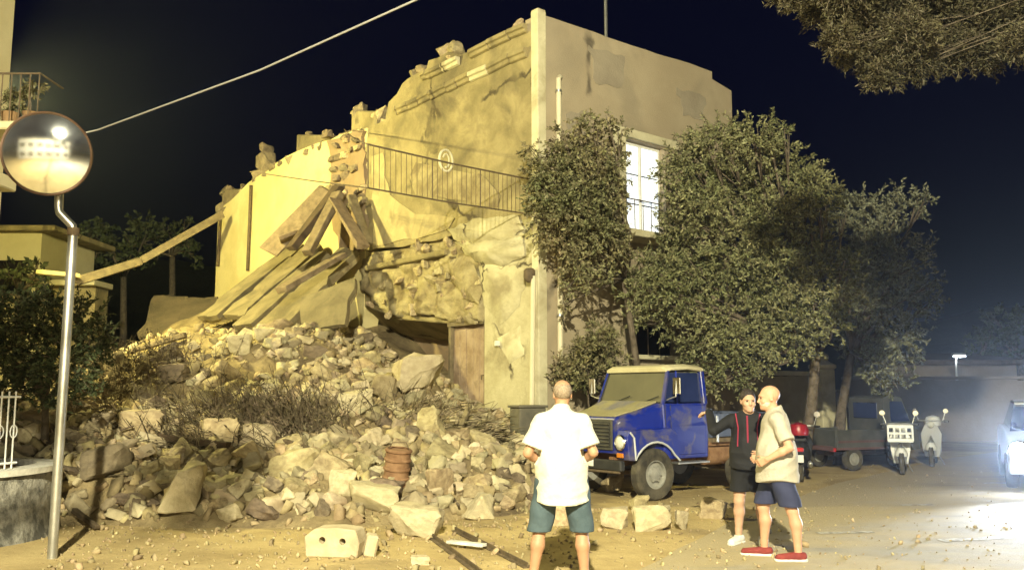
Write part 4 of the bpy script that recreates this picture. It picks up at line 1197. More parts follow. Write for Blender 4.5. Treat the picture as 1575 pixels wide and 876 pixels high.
# olive behind, greyer
c3 = cl([(1330, 322, 38), (1388, 318, 34), (1422, 308, 18), (1340, 380, 50), (1398, 398, 38), (1368, 448, 50), (1416, 462, 32), (1332, 478, 46), (1380, 520, 42), (1350, 560, 32), (1316, 535, 26), (1436, 462, 16), (1400, 556, 18), (1296, 336, 26), (1318, 420, 40), (1360, 600, 22), (1385, 590, 18), (1440, 430, 16), (1300, 470, 40), (1300, 505, 28)], 19.6, .7)
e, k = tree('olive_tree', 'greyer olive tree standing behind the big one, next to the yellow gate pillar', at(1292, 706, 20.0).xy.to_3d(), at(1310, 540, 19.6), c3, .12, 'leaf_grey', 240, .095, ratio=.36, tw=.95, bend=(-.1, 0)); nleaf += k
# bush at the wall behind the truck
c4 = cl([(900, 545, 30), (930, 530, 30), (875, 565, 26), (945, 560, 22), (905, 580, 28), (860, 580, 16), (925, 505, 18)], 15.9, .2)
e, k = tree('oleander_bush', 'leafy bush against the side wall behind the truck cab', (1.55, 16.2, 0), at(905, 600, 15.9), c4, .05, 'leaf_vine', 480, .09, cat='bush', ratio=.35); nleaf += k
# hedge on the left above the planter
c5 = cl([(20, 490, 50), (70, 480, 48), (120, 500, 44), (40, 545, 50), (100, 550, 50), (145, 530, 30), (20, 600, 40), (80, 600, 40), (130, 590, 30), (-40, 520, 60), (0, 560, 45)], 11.8, .5)
e, k = tree('hedge_bush', 'dense dark bush behind the round mirror pole', at(70, 735, 12.2).xy.to_3d(), at(70, 620, 12.0), c5, .06, 'leaf_dark', 330, .075, cat='bush', ratio=.4); nleaf += k
# trees far left, in the dark
for i, (px, py, r, Y, lab) in enumerate([(190, 390, 60, 42, 'dark round tree beyond the fallen roof beam'), (265, 370, 40, 44, 'dark narrow tree close to the end of the yellow wall'), (130, 400, 50, 40, 'dark low tree behind the yellow-lit outbuilding'), (30, 430, 40, 30, 'dark shrub in front of the yellow-lit outbuilding')]):
    cc = cl([(px + random.uniform(-.8, .8) * r, py + random.uniform(-.6, .6) * r, r * random.uniform(.4, .6)) for _ in range(7)], Y, 1.0)
    b = at(px, 640, Y).xy.to_3d()
    tree('shade_tree', lab, b, at(px, py + r * .6, Y), cc, .2, 'leaf_dark', 26, .24, ratio=.5)
# pine bough hanging in from the right
c6 = cl([(1215, -10, 34), (1270, 5, 44), (1320, 30, 46), (1290, 60, 30), (1340, 80, 44), (1365, 112, 30), (1400, 60, 50), (1410, 100, 32), (1450, 30, 60), (1460, 80, 40), (1510, 40, 60), (1515, 85, 34), (1560, 30, 60), (1570, 70, 36), (1300, -30, 60), (1400, -30, 70), (1500, -40, 70), (1610, 10, 60), (1300, 95, 14), (1345, 128, 14)], 9.0, .5)
e, k = tree('pine_tree', 'pine bough of fine needles hanging over the road', (8.6, 9.8, 0), (8.2, 9.5, 6.6), c6, .2, 'needle', 3600, .055, ratio=.22, spread=1.0, bend=(.1, .1), limb=.10, tw=.5); nleaf += k
print('leaves', nleaf)

# ================================================================ left edge: mirror, planter, neighbours
b0 = G(80, 858)
mr = empty('traffic_mirror', b0, 0, 'round convex traffic mirror on a cranked steel pole', 'mirror')
Ym = b0.y
p1, p2, p3 = at(113, 352, Ym), at(90, 325, Ym - .02), at(90, 296, Ym - .02)
p1 = Vector((b0.x + (p1.x - b0.x), Ym, p1.z))
MB().tube([b0 - Vector((0, 0, .1)), b0.lerp(p1, .5), p1 - (p1 - b0).normalized() * .03], .048, 14).build('pole', M['steel'], mr, smooth='auto')
MB().tube([p1 - (p1 - b0).normalized() * .05, p1 + Vector((-.01, 0, .03)), p2 + Vector((.01, 0, -.01)), p2 + Vector((0, 0, .05)), p3 + Vector((0, 0, .25))], .042, 14).build('crank', M['steel'], mr, smooth='auto')
MB().lathe([(.06, -.02), (.06, .06)], p1 - (p1 - b0).normalized() * .05, (p1 - b0), 14).build('clamp', M['iron'], mr, smooth='auto')
mc = at(72, 236, Ym - .24); rad = 63 / F_PX * Ym
nf = Vector((.30, -1, -.16)).normalized()
Rs = 1.25
prof = [(rad * math.sin(math.asin(1) * 0) + rad * k / 14, math.sqrt(Rs ** 2 - (rad * k / 14) ** 2) - math.sqrt(Rs ** 2 - rad ** 2)) for k in range(14, -1, -1)]
M['mirror'] = mat('scuffed dusty mirror', (0.66, 0.68, 0.70), (0.84, 0.85, 0.86), 3.0, 0.12, 0.0006, 9, metal=0.92, spec=0.8)
M['rim'] = mat('faded red rim', (0.13, 0.075, 0.055), (0.20, 0.13, 0.10), 5, 0.6)
head = MB().lathe([(rad * .97, -.03)] + [(r_ * .97, h_) for r_, h_ in prof], mc, nf, 48).build('mirror_dome', M['mirror'], mr, smooth='auto')
MB().lathe([(rad * .975, -.012), (rad * .98, .012), (rad * 1.015, .018), (rad * 1.025, -.03), (rad * 1.0, -.08), (rad * .6, -.12), (.05, -.14)], mc, nf, 48).build('rim', M['rim'], mr, smooth='auto')
MB().tube([mc - nf * .13, p3 + Vector((0, 0, .24))], .03, 8).build('bracket', M['iron'], mr)

# curved planter wall with white coping and a wrought iron fence
rp = 1.30; pcx = Vector((-6.66, 10.2, 0))
M['planter'] = mat('rough planter stucco', (0.09, 0.088, 0.08), (0.33, 0.32, 0.29), 3.5, 0.95, 0.08, 6, lo=.42, hi=.58)
M['terracotta'] = mat('planter earth', (0.20, 0.12, 0.06), (0.28, 0.18, 0.09), 3, 0.9, 0.02, 12)
pw = empty('planter', pcx, 0, 'curved stucco planter with a white coping below the dark bush', 'planter')
hz_ = (846 - 738) / F_PX * 9.0
MB().lathe([(rp * 1.06, 0), (rp * 1.04, .1), (rp, hz_ * .5), (rp * .985, hz_), (rp * .86, hz_), (rp * .86, hz_ - .05)], pcx, n=40).build('wall', M['planter'], pw, smooth='auto')
MB().lathe([(rp * 1.03, hz_ + .003), (rp * 1.04, hz_ + .07), (rp * .84, hz_ + .08), (rp * .84, hz_ + .003)], pcx, n=40, cap=False).build('coping', M['white_paint'], pw, smooth='auto')
MB().lathe([(rp * .85, hz_ - .04), (rp * .6, hz_ + .06), (.02, hz_ + .10)], pcx, n=30).build('soil', M['terracotta'], pw, smooth=True)
fn = empty('iron_fence', pcx + Vector((0, 0, hz_ + .08)), 0, 'white wrought iron fence panel standing on the planter', 'fence')
M['white_iron'] = mat('white painted iron', (0.66, 0.68, 0.70), (0.76, 0.78, 0.80), 6, 0.45)
rf = rp * .93
A_ = [math.radians(-80 + 14 * i / 1) for i in range(0, 9)]
za, zb = hz_ + .08, hz_ + .08 + .78
def arc(z): return [pcx + Vector((rf * math.cos(a), rf * math.sin(a), z)) for a in [R(-100 + 5 * i) for i in range(18)]]
MB().tube(arc(zb), .014, 6).build('rail', M['white_iron'], fn); MB().tube(arc(za + .06), .014, 6).build('rail', M['white_iron'], fn)
for i, a in enumerate([R(-98 + 4 * i) for i in range(21)]):
    p = pcx + Vector((rf * math.cos(a), rf * math.sin(a), 0))
    MB().tube([p + Vector((0, 0, za)), p + Vector((0, 0, zb + .06))], .009, 6).build('picket', M['white_iron'], fn)
    if i % 2 == 0:
        tg = Vector((-math.sin(a), math.cos(a), 0))
        MB().tube([p + Vector((0, 0, za + .40)) + tg * .045 * math.cos(q) + Vector((0, 0, .07 * math.sin(q))) for q in [6.28 * j / 10 for j in range(11)]], .007, 5, cap=False).build('scroll', M['white_iron'], fn)

# neighbour's house, only its balcony reaches into the picture
nbx = at(4, 300, 12.6)
nh = empty('neighbour_house', (nbx.x - 2.0, 12.6, 0), 0, 'pale house with a planted balcony at the picture\'s left edge above the mirror', 'house')
nh['label'] = 'pale house with a planted iron balcony just behind the traffic mirror'
M['cream'] = mat('cream render', (0.50, 0.45, 0.28), (0.58, 0.53, 0.35), 1, .9, .005, 20)
MB().box((at(2, 300, 16.2).x - 2.0, 14.4, 5.2), (4.0, 3.6, 10.4)).build('wall', M['cream'], nh)
zb_ = at(0, 288, 12.2).z
MB().box((nbx.x - 1.3, 12.2, zb_ + .12), (3.0, .8, .2)).build('balcony_slab', M['cream'], nh, bevel=.02)
zr = at(0, 112, 11.9).z
xr = at(60, 120, 11.9).x
MB().box(((xr + nbx.x - 3) / 2, 12.15, zb_ + .75), (.12, .7, 1.0)).build('balcony_bracket', M['cream'], nh)
zs = at(0, 185, 11.9).z
MB().box((xr - 1.5, 12.25, zs - .06), (3.0, .68, .12)).build('balcony_slab', M['cream'], nh, bevel=.02)
MB().tube([(xr - 3, 11.93, zr), (xr, 11.93, zr), (xr, 12.55, zr)], .016, 6).build('handrail', M['iron'], nh)
for k in range(20):
    MB().tube([(xr - .01 - .13 * k, 11.93, zs), (xr - .01 - .13 * k, 11.93, zr)], .009, 5).build('baluster', M['iron'], nh)
for k, (px, py, r, lab) in enumerate([(15, 150, 26, 'potted shrub behind the balcony railing, against the wall'), (48, 140, 16, 'smaller potted shrub at the balcony\'s outer corner')]):
    cc = cl([(px + random.uniform(-.5, .5) * r, py + random.uniform(-.5, .5) * r, r * .6) for _ in range(5)], 12.2, .08)
    b = at(px, 184, 12.2)
    e = empty('potted_shrub', (b.x, 12.2, zs), 0, lab, 'plant')
    MB().lathe([(.09, 0), (.12, .18), (.13, .2), (.11, .2), (.10, .17), (.01, .16)], e.location, n=14).build('pot', M['terracotta'], e, smooth='auto')
    MB().tube([e.location + Vector((0, 0, .15)), cc[0][0]], .015, 5).build('stem', M['bark'], e)
    LV, TW = sprays(cc, 420, .07, .6); leaf_mesh('foliage', LV, M['leaf_vine'], e, .4)

# yellow-lit outbuilding beyond
ob = at(-40, 420, 31)
oh = empty('outbuilding', (ob.x, 33, 0), 0, 'low yellow-lit outbuilding with a flat roof beyond the mirror pole', 'house')
xa, xb = at(-140, 400, 31).x, at(62, 400, 31).x
zt_ = at(0, 358, 31).z
MB().box(((xa + xb) / 2, 33, zt_ / 2), (xb - xa, 4, zt_)).build('wall', M['cream'], oh)
MB().box(((xa + xb) / 2 + .25, 32.9, zt_ + .10), (xb - xa + .9, 4.8, .2)).build('roof', M['plaster_old'], oh, bevel=.03)
MB().box((xb - 1.0, 30.97, zt_ - 1.6), (.9, .05, 1.2)).build('window', M['glass_dark'], oh)
MB().box(((xb + at(140, 430, 31).x) / 2, 32.0, zt_ - 1.75), (at(140, 430, 31).x - xb, 1.5, .2)).build('terrace', M['cream'], oh, bevel=.02)
MB().box(((xb + at(140, 430, 31).x) / 2, 32.2, (zt_ - 1.85) / 2), (at(140, 430, 31).x - xb - .3, 1.0, zt_ - 1.85)).build('terrace_wall', M['plaster_old'], oh)
# ================================================================ vehicles (built in local axes: x forward, y left, z up)
M['blue'] = mat('blue truck paint', (0.006, 0.016, 0.20), (0.008, 0.022, 0.25), 2, 0.32, 0.0, spec=0.5, coat=0.3, stain=(0.13, 0.115, 0.10), sscale=2.6, samt=0.6)
M['bonnet_dust'] = mat('dusty bonnet paint', (0.25, 0.225, 0.12), (0.33, 0.30, 0.17), 2.5, 0.75, stain=(0.06, 0.07, 0.24), sscale=1.2, samt=0.5)
M['roof_cream'] = mat('dusty cream roof', (0.40, 0.36, 0.22), (0.50, 0.46, 0.30), 2, 0.7)
M['screen'] = mat('dust-caked windscreen', (0.085, 0.08, 0.052), (0.12, 0.112, 0.07), 1.3, 0.55, spec=0.12)
M['side_glass'] = mat('side window glass', (0.012, 0.02, 0.07), (0.02, 0.03, 0.10), 2, 0.06, spec=0.8)
M['rubber'] = mat('tyre rubber', (0.03, 0.028, 0.025), (0.10, 0.088, 0.065), 5, 0.9, 0.004, 40)
M['rim'] = M.get('rim')
M['rim_grey'] = mat('grey wheel paint', (0.20, 0.20, 0.19), (0.30, 0.295, 0.27), 7, 0.6)
M['black_plastic'] = mat('black plastic', (0.02, 0.02, 0.022), (0.035, 0.035, 0.036), 5, 0.55)
M['grille'] = mat('grille', (0.045, 0.045, 0.04), (0.08, 0.075, 0.06), 5, 0.7)
M['lens'] = mat('headlamp glass', (0.55, 0.55, 0.52), rough=0.12, spec=0.7)
M['slate_blue'] = mat('faded blue bed paint', (0.06, 0.08, 0.15), (0.11, 0.13, 0.20), 4, 0.6)
M['red_lens'] = mat('red lens', (0.45, 0.015, 0.02), rough=0.2, spec=0.6)
M['amber'] = mat('amber lens', (0.5, 0.17, 0.02), rough=0.25, spec=0.6)
M['chrome'] = mat('chrome', (0.7, 0.7, 0.7), rough=0.12, metal=1.0)
M['trim_pale'] = mat('pale arch trim', (0.40, 0.42, 0.46), (0.5, 0.52, 0.55), 5, 0.45)

class Local(MB):
    def __init__(s, e): super().__init__(); s.M = WMx(e); s.e = e
    def done(s, name, m, parent=None, **kw):
        s.v = [s.M @ p for p in s.v]
        return s.build(name, m, parent or s.e, **kw)

def wheel(e, x, y, r, w, rimr=.55, m='rim_grey', lugs=6, name='wheel', disc=True):
    c = WMx(e) @ Vector((x, y, r))
    we = empty(name, (x, y, r)); we.parent = e
    L_ = Local(e)
    hw = w / 2
    L_.lathe([(r * rimr, -hw * .8), (r * .8, -hw), (r * .93, -hw * .92), (r, -hw * .6), (r, hw * .6), (r * .93, hw * .92), (r * .8, hw), (r * rimr, hw * .8), (r * rimr, -hw * .8)], (x, y, r), (0, 1, 0), 32, cap=False)
    L_.done('tyre', M['rubber'], we, smooth='auto')
    out = 1 if y >= 0 else -1
    L_ = Local(e)
    if disc:
        L_.lathe([(r * rimr * 1.02, -hw * .7), (r * rimr * 1.02, hw * .75), (r * rimr * .93, hw * .78), (r * rimr * .88, hw * .25), (r * rimr * .55, hw * .30), (r * rimr * .45, hw * .75), (r * rimr * .2, hw * .85), (.005, hw * .85)], (x, y, r), (0, out, 0), 24)
        for k in range(lugs):
            a = 6.283 * k / lugs
            L_.lathe([(.016, 0), (.016, .02), (.004, .024)], (x + r * rimr * .5 * math.cos(a), y + out * hw * .55, r + r * rimr * .5 * math.sin(a)), (0, out, 0), 6)
    else:
        L_.lathe([(r * rimr * 1.04, -hw * .6), (r * rimr * 1.04, hw * .6), (r * rimr * .92, hw * .5), (r * rimr * .92, -hw * .5)], (x, y, r), (0, 1, 0), 24, cap=False)
        L_.lathe([(.05, -hw), (.05, hw)], (x, y, r), (0, 1, 0), 12)
        for k in range(5):
            a = 6.283 * k / 5; L_.beam((x + .03 * math.cos(a), y, r + .03 * math.sin(a)), (x + r * rimr * .96 * math.cos(a), y, r + r * rimr * .96 * math.sin(a)), .02, .03, up=(0, 1, 0))
    L_.done('rim', M[m], we, smooth='auto')
    return we

# ---------------------------------------------------------------- blue bonneted truck
ang = R(35)
tw = Vector((2.13, 13.55, 0))
hx = Vector((-math.cos(ang), -math.sin(ang), 0)); ly = Vector((math.sin(ang), -math.cos(ang), 0))
to = tw - hx * (-.55) - ly * .76
T = empty('truck', to, math.pi + ang, 'dusty blue bonneted truck with a cream roof parked beside the ruined house', 'truck')
def TL(): return Local(T)
for yy in (-.38, .38): TL().box((-1.75, yy, .58), (3.4, .09, .14)).done('chassis_rail', M['rust'], bevel=.006)
for xx in (-.55, -2.62):
    TL().tube([(xx, -.72, .39), (xx, .72, .39)], .05, 10).done('axle', M['iron'], smooth='auto')
    for yy in (-.76, .76): wheel(T, xx, yy, .39, .20)
# bonnet: tapering box with a raised centre
def sec(x, hw, z0, z1, ch): return [(x, -hw, z0), (x, hw, z0), (x, hw, z1 - ch), (x, hw - ch * 1.2, z1), (x, -hw + ch * 1.2, z1), (x, -hw, z1 - ch)]
L_ = TL(); L_.loft([[Vector(p) for p in sec(x, hw, .70, z1, .07)] for x, hw, z1 in ((0, .60, 1.22), (-.04, .62, 1.25), (-.4, .68, 1.34), (-.80, .76, 1.46))])
L_.done('bonnet', M['blue'], bevel=.012)
L_ = TL(); L_.add([(-.03, -.50, 1.262), (-.03, .50, 1.262), (-.40, .56, 1.353), (-.40, -.56, 1.353), (-.78, .63, 1.473), (-.78, -.63, 1.473)], [(0, 1, 2, 3), (3, 2, 4, 5)])
L_.v += []
bt = L_.done('bonnet_top', M['bonnet_dust'])
md = bt.modifiers.new('thick', 'SOLIDIFY'); md.thickness = .02; md.offset = 0
# front mask with slatted grille
TL().box((.012, 0, .98), (.03, 1.0, .46)).done('grille_frame', M['grille'], bevel=.01)
gr = TL().box((.030, 0, .98), (.012, .90, .38)).done('grille', M['black_plastic'])
for k in range(7): TL().box((.042, 0, .82 + .054 * k), (.018, .90, .022)).done('slat', M['grille'], gr, bevel=.004)
# fenders with wheel arches
for sy in (-1, 1):
    prof = [(.0, .62), (.03, .98), (-.02, 1.06), (-.9, 1.08), (-1.02, .98), (-1.05, .62)]
    arch = [(-.55 + .47 * math.cos(a), .39 + .47 * math.sin(a)) for a in [R(150 - 0 - k * 12) for k in range(11)]]
    arch = [p for p in arch if p[1] > .60]
    arch.sort(key=lambda p: p[0])
    poly = prof + [(-.97, .61)] + arch + [(-.13, .61)]
    L_ = TL(); L_.prism([(x, sy * .60, z) for x, z in poly], (0, sy * .25, 0))
    fo = L_.done('fender', M['blue'], bevel=.012)
    pts = [(-.55 + .475 * math.cos(a), sy * .852, .40 + .475 * math.sin(a)) for a in [R(28 + k * 13) for k in range(10)]]
    TL().tube([(-.02, sy * .852, 1.03)] + [(-.10, sy * .852, .95)] + pts[::1] + [(-1.05, sy * .852, .58)], .017, 6).done('arch_trim', M['trim_pale'], fo)
    hl = TL().lathe([(.115, -.06), (.118, .02), (.105, .035), (.095, .02)], (.03, sy * .70, .88), (1, 0, 0), 24).done('headlight', M['chrome'], smooth='auto')
    TL().lathe([(.097, .012), (.085, .035), (.05, .05), (.004, .055)], (.03, sy * .70, .88), (1, 0, 0), 24).done('lens', M['lens'], hl, smooth=True)
    TL().box((.045, sy * .70, .69), (.03, .14, .07)).done('indicator', M['amber'], bevel=.008)
TL().box((.09, 0, .54), (.10, 1.62, .16)).done('bumper', M['black_plastic'], bevel=.02)
TL().tube([(.15, -.8, .45), (.16, 0, .44), (.15, .8, .45)], .02, 8).done('bumper_bar', M['iron'])
# cab: lower shell, pillars, roof, glass
L_ = TL(); L_.loft([[Vector(p) for p in ((x, -hw, .60), (x, hw, .60), (x, hw + .02, 1.1), (x, hw - .01, 1.45), (x, -hw + .01, 1.45), (x, -hw - .02, 1.1))] for x, hw in ((-.78, .78), (-.9, .80), (-1.72, .80), (-1.76, .78))])
cab = L_.done('cab', M['blue'], bevel=.015)
zr0, zr1 = 1.45, 1.96
def pil(x0, x1, y0, y1, w=.055):
    return TL().beam((x0, y0, zr0 - .02), (x1, y1, zr1), w, w).done('pillar', M['blue'], cab, bevel=.008)
for sy in (-1, 1):
    pil(-.80, -.98, sy * .745, sy * .69); pil(-1.12, -1.16, sy * .755, sy * .69, .03); pil(-1.72, -1.72, sy * .755, sy * .69, .08)
L_ = TL(); L_.loft([[Vector(p) for p in ((x, -hw, z - .07), (x, hw, z - .07), (x, hw, z - .02), (x, hw - .10, z + .02), (x, -hw + .10, z + .02), (x, -hw, z - .02))] for x, hw, z in ((-.93, .70, 2.0), (-1.02, .74, 2.03), (-1.4, .75, 2.05), (-1.75, .74, 2.02))])
L_.done('roof', M['roof_cream'], bevel=.015)
L_ = TL(); L_.prism([(-.815, -.72, 1.47), (-.815, .72, 1.47), (-.975, .66, 1.94), (-.975, -.66, 1.94)], (-.012, 0, -.003)); ws = L_.done('windscreen', M['screen'])
TL().tube([(-.80, -.72, 1.465), (-.80, .72, 1.465), (-.968, .665, 1.945), (-.968, -.665, 1.945), (-.80, -.72, 1.465)], .014, 6).done('gasket', M['black_plastic'], ws)
for yy in (-.3, .35): TL().tube([(-.79, yy, 1.47), (-.815, yy + .30, 1.56)], .008, 5).done('wiper', M['black_plastic'], ws)
for sy in (-1, 1):
    L_ = TL(); L_.prism([(-.86, sy * .738, 1.47), (-1.70, sy * .738, 1.47), (-1.70, sy * .688, 1.93), (-1.03, sy * .688, 1.93)], (0, -sy * .01, 0)); wd = L_.done('side_window', M['side_glass'])
    dp = [(-.92, .66), (-1.66, .66), (-1.68, 1.0), (-1.68, 1.42), (-.90, 1.42), (-.90, .95)]
    L_ = TL(); L_.prism([(x, sy * (.825 - .03 * abs(z - 1.1)), z) for x, z in dp], (0, -sy * .03, 0)); dd = L_.done('door', M['blue'], bevel=.008)
    TL().box((-1.56, sy * .835, 1.26), (.13, .03, .03)).done('handle', M['chrome'], dd, bevel=.006)
    ma = TL().tube([(-.86, sy * .78, 1.50), (-.84, sy * 1.0, 1.56), (-.86, sy * 1.0, 1.80)], .012, 6).done('mirror_arm', M['steel'])
    TL().box((-.865, sy * 1.0, 1.72), (.03, .16, .26)).done('mirror_glass', M['chrome'], ma, bevel=.01)
    TL().box((-1.32, sy * .80, .54), (.70, .20, .03)).done('step', M['steel'], bevel=.006)
TL().box((-1.772, 0, 1.72), (.02, 1.3, .42)).done('rear_window', M['side_glass'], bevel=.01)
TL().box((-1.775, 0, 1.45), (.015, 1.5, .12)).done('cab_back', M['blue'])
TL().box((.145, .0, .56), (.012, .40, .11)).done('number_plate', M['white_wood'], bevel=.004)
for sy in (-1, 1):
    TL().tube([(-.80, sy * .815, 1.0), (-.80, sy * .80, 1.44)], .006, 5).done('panel_seam', M['black_plastic'], cab)
    TL().tube([(-.90, sy * .826, .66), (-.90, sy * .83, 1.0), (-.90, sy * .815, 1.43)], .005, 5).done('panel_seam', M['black_plastic'], cab)
    for zz in (.85, 1.3): TL().tube([(-.885, sy * .835, zz - .04), (-.885, sy * .835, zz + .04)], .012, 6).done('hinge', M['blue'], cab)
TL().tube([(-1.25, .42, 1.42), (-1.08, .42, 1.56)], .018, 6).done('steering_column', M['black_plastic'])
TL().tube([(-1.07 - .05 * math.sin(a), .42 + .17 * math.cos(a), 1.57 + .16 * math.sin(a)) for a in [6.283 * k / 16 for k in range(17)]], .014, 6, cap=False).done('steering_wheel', M['black_plastic'])
# load bed with dropsides
TL().box((-2.68, 0, .86), (1.70, 1.66, .07)).done('bed_floor', M['wood'], bevel=.006)
for sy in (-1, 1):
    for k in range(3): TL().box((-2.68, sy * .835, .97 + .125 * k), (1.70, .03, .115)).done('dropside_board', M['slate_blue'], bevel=.006)
    for xx in (-1.90, -2.66, -3.42): TL().box((xx, sy * .858, 1.04), (.05, .02, .42)).done('stake', M['steel'], bevel=.004)
for k in range(3):
    TL().box((-3.54, 0, .97 + .125 * k), (.03, 1.62, .115)).done('tailboard', M['slate_blue'], bevel=.006)
    TL().box((-1.83, 0, .97 + .16 * k), (.03, 1.62, .14)).done('headboard', M['slate_blue'], bevel=.006)
TL().lathe([(.02, 0), (.16, .01), (.165, .03), (.165, .52), (.16, .54), (.02, .55)], (-1.82, .60, .62), (-1, 0, 0), 20).done('fuel_tank', M['rust'], smooth='auto')
TL().box((-2.05, .70, .80), (.5, .12, .07)).done('side_member', M['rust'], bevel=.006)
TL().tube([(-1.95, .80, 1.25), (-1.87, .80, .92)], .014, 6).done('brace', M['steel'])
TL().box((-3.20, .80, .52), (.03, .24, .36)).done('mudflap', M['black_plastic'])
TL().box((-3.56, .60, .76), (.03, .2, .08)).done('tail_light', M['red_lens'], bevel=.008)
TL().box((-3.56, -.60, .76), (.03, .2, .08)).done('tail_light', M['red_lens'], bevel=.008)

# ---------------------------------------------------------------- scooters
def scooter(loc, rz, label, bodym, crate=None, top=False):
    S = empty('scooter', loc, rz, label, 'scooter')
    LL = lambda: Local(S)
    wheel(S, .62, 0, .23, .10, .6, 'rim_grey', 4, disc=False); wheel(S, -.55, 0, .23, .11, .6, 'rim_grey', 4, disc=False)
    for sy in (-1, 1): LL().tube([(.62, sy * .075, .23), (.60, sy * .075, .46), (.47, 0, .66)], .018, 8).done('fork', M['steel'])
    L_ = LL()
    L_.loft([[Vector((x, y * w, z)) for y, z in ((-1, z0), (-1.0, z0 + (z1 - z0) * .7), (-.6, z1), (.6, z1), (1, z0 + (z1 - z0) * .7), (1, z0))] for x, w, z0, z1 in ((-.88, .07, .52, .66), (-.6, .15, .40, .74), (-.2, .17, .30, .72), (-.02, .15, .22, .50), (.02, .14, .20, .28), (.34, .14, .20, .27))])
    L_.done('body', M[bodym], smooth='auto', bevel=.02)
    L_ = LL(); L_.loft([[Vector((x + (z - .2) * -.28 + c * .0, y, z)) for y, c in ((-hw, 0), (-hw * .6, 1), (0, 1), (hw * .6, 1), (hw, 0), (hw * .6, 0), (0, 0), (-hw * .6, 0))] for x, hw, z in ((.36, .14, .22), (.42, .19, .45), (.46, .21, .70), (.49, .12, .90))])
    L_.done('leg_shield', M[bodym], smooth='auto', bevel=.012)
    L_ = LL(); L_.lathe([(.12, -.16), (.12, -.10), (.06, 0)], (.62, 0, .52), (0, 0, 1), 12); L_.done('front_mudguard', M[bodym], smooth='auto')
    LL().box((-.36, 0, .77), (.66, .26, .09)).done('seat', M['black_plastic'], bevel=.03, seg=2)
    hb = LL().tube([(.18, -.34, .97), (.30, -.2, .98), (.30, .2, .98), (.18, .34, .97)], .016, 8).done('handlebar', M['steel'])
    for sy in (-1, 1):
        LL().tube([(.15, sy * .35, .97), (.24, sy * .26, .975)], .022, 8).done('grip', M['black_plastic'], hb)
        ms = LL().tube([(.26, sy * .24, .98), (.25, sy * .30, 1.16)], .007, 6).done('mirror_stalk', M['steel'])
        LL().lathe([(.055, -.012), (.06, 0), (.05, .012)], (.25, sy * .31, 1.20), (1, 0, 0), 14).done('mirror_head', M['chrome'], ms, smooth='auto')
    LL().lathe([(.075, 0), (.07, .04), (.004, .055)], (.36, 0, .90), (1, 0, .1), 16).done('headlight', M['lens'], smooth=True)
    LL().box((-.90, 0, .60), (.04, .16, .07)).done('tail_light', M['red_lens'], bevel=.01)
    LL().box((-.90, 0, .44), (.012, .15, .13)).done('number_plate', M['white_wood'])
    LL().tube([(-.1, -.14, .26), (-.45, -.17, .28), (-.8, -.18, .36)], [.03, .05, .045], 8).done('exhaust', M['steel'], smooth=True)
    LL().tube([(-.1, .1, .24), (-.12, .22, .01)], .012, 6).done('kickstand', M['steel'])
    if top: LL().lathe([(.02, 0), (.17, .01), (.18, .10), (.14, .2), (.02, .24)], (-.72, 0, .84), (0, 0, 1), 18).done('top_box', M[top], smooth='auto')
    return S
M['dark_red'] = mat('dark red paint', (0.25, 0.012, 0.02), rough=.3, coat=.3)
M['white_body'] = mat('white scooter paint', (0.60, 0.61, 0.63), rough=.35, coat=.2)
p = G(1236, 741); scooter((p.x + .15, p.y + .55, 0), R(70), 'black scooter with red tail light parked behind the bald man', 'black_plastic', top='dark_red')
p = G(1446, 716); scooter((p.x, p.y + .3, 0), R(-118), 'scooter with white leg shield beside the far end of the cargo van', 'white_body', top='white_body')
p = G(1406, 730)
S = scooter((p.x + .02, p.y + .62, 0), R(-112), 'moped carrying a white plastic crate on its front, facing the road', 'white_body')
Mx = WMx(S)
cr = empty('crate', Mx @ Vector((.56, 0, .64)), R(-112), 'white slotted plastic crate strapped on the front of the moped', 'crate')
M['white_plastic'] = mat('white plastic', (0.74, 0.76, 0.80), (0.80, 0.82, 0.85), 4, 0.45)
def CL(): return Local(cr)
CL().box((0, 0, .01), (.34, .46, .02)).done('base', M['white_plastic'], bevel=.004)
for (cx_, cy_, sx_, sy_) in ((.17, 0, .016, .46), (-.17, 0, .016, .46), (0, .23, .34, .016), (0, -.23, .34, .016)):
    for zz, hh in ((.045, .05), (.17, .04), (.30, .05)): CL().box((cx_, cy_, zz), (sx_, sy_, hh)).done('band', M['white_plastic'], bevel=.003)
    kx = 5
    for k in range(kx):
        t = (k / (kx - 1) - .5)
        CL().box((cx_ + (t * .32 if sx_ > .1 else 0), cy_ + (t * .44 if sy_ > .1 else 0), .17), (.03 if sx_ > .1 else .014, .03 if sy_ > .1 else .014, .29)).done('upright', M['white_plastic'], bevel=.002)

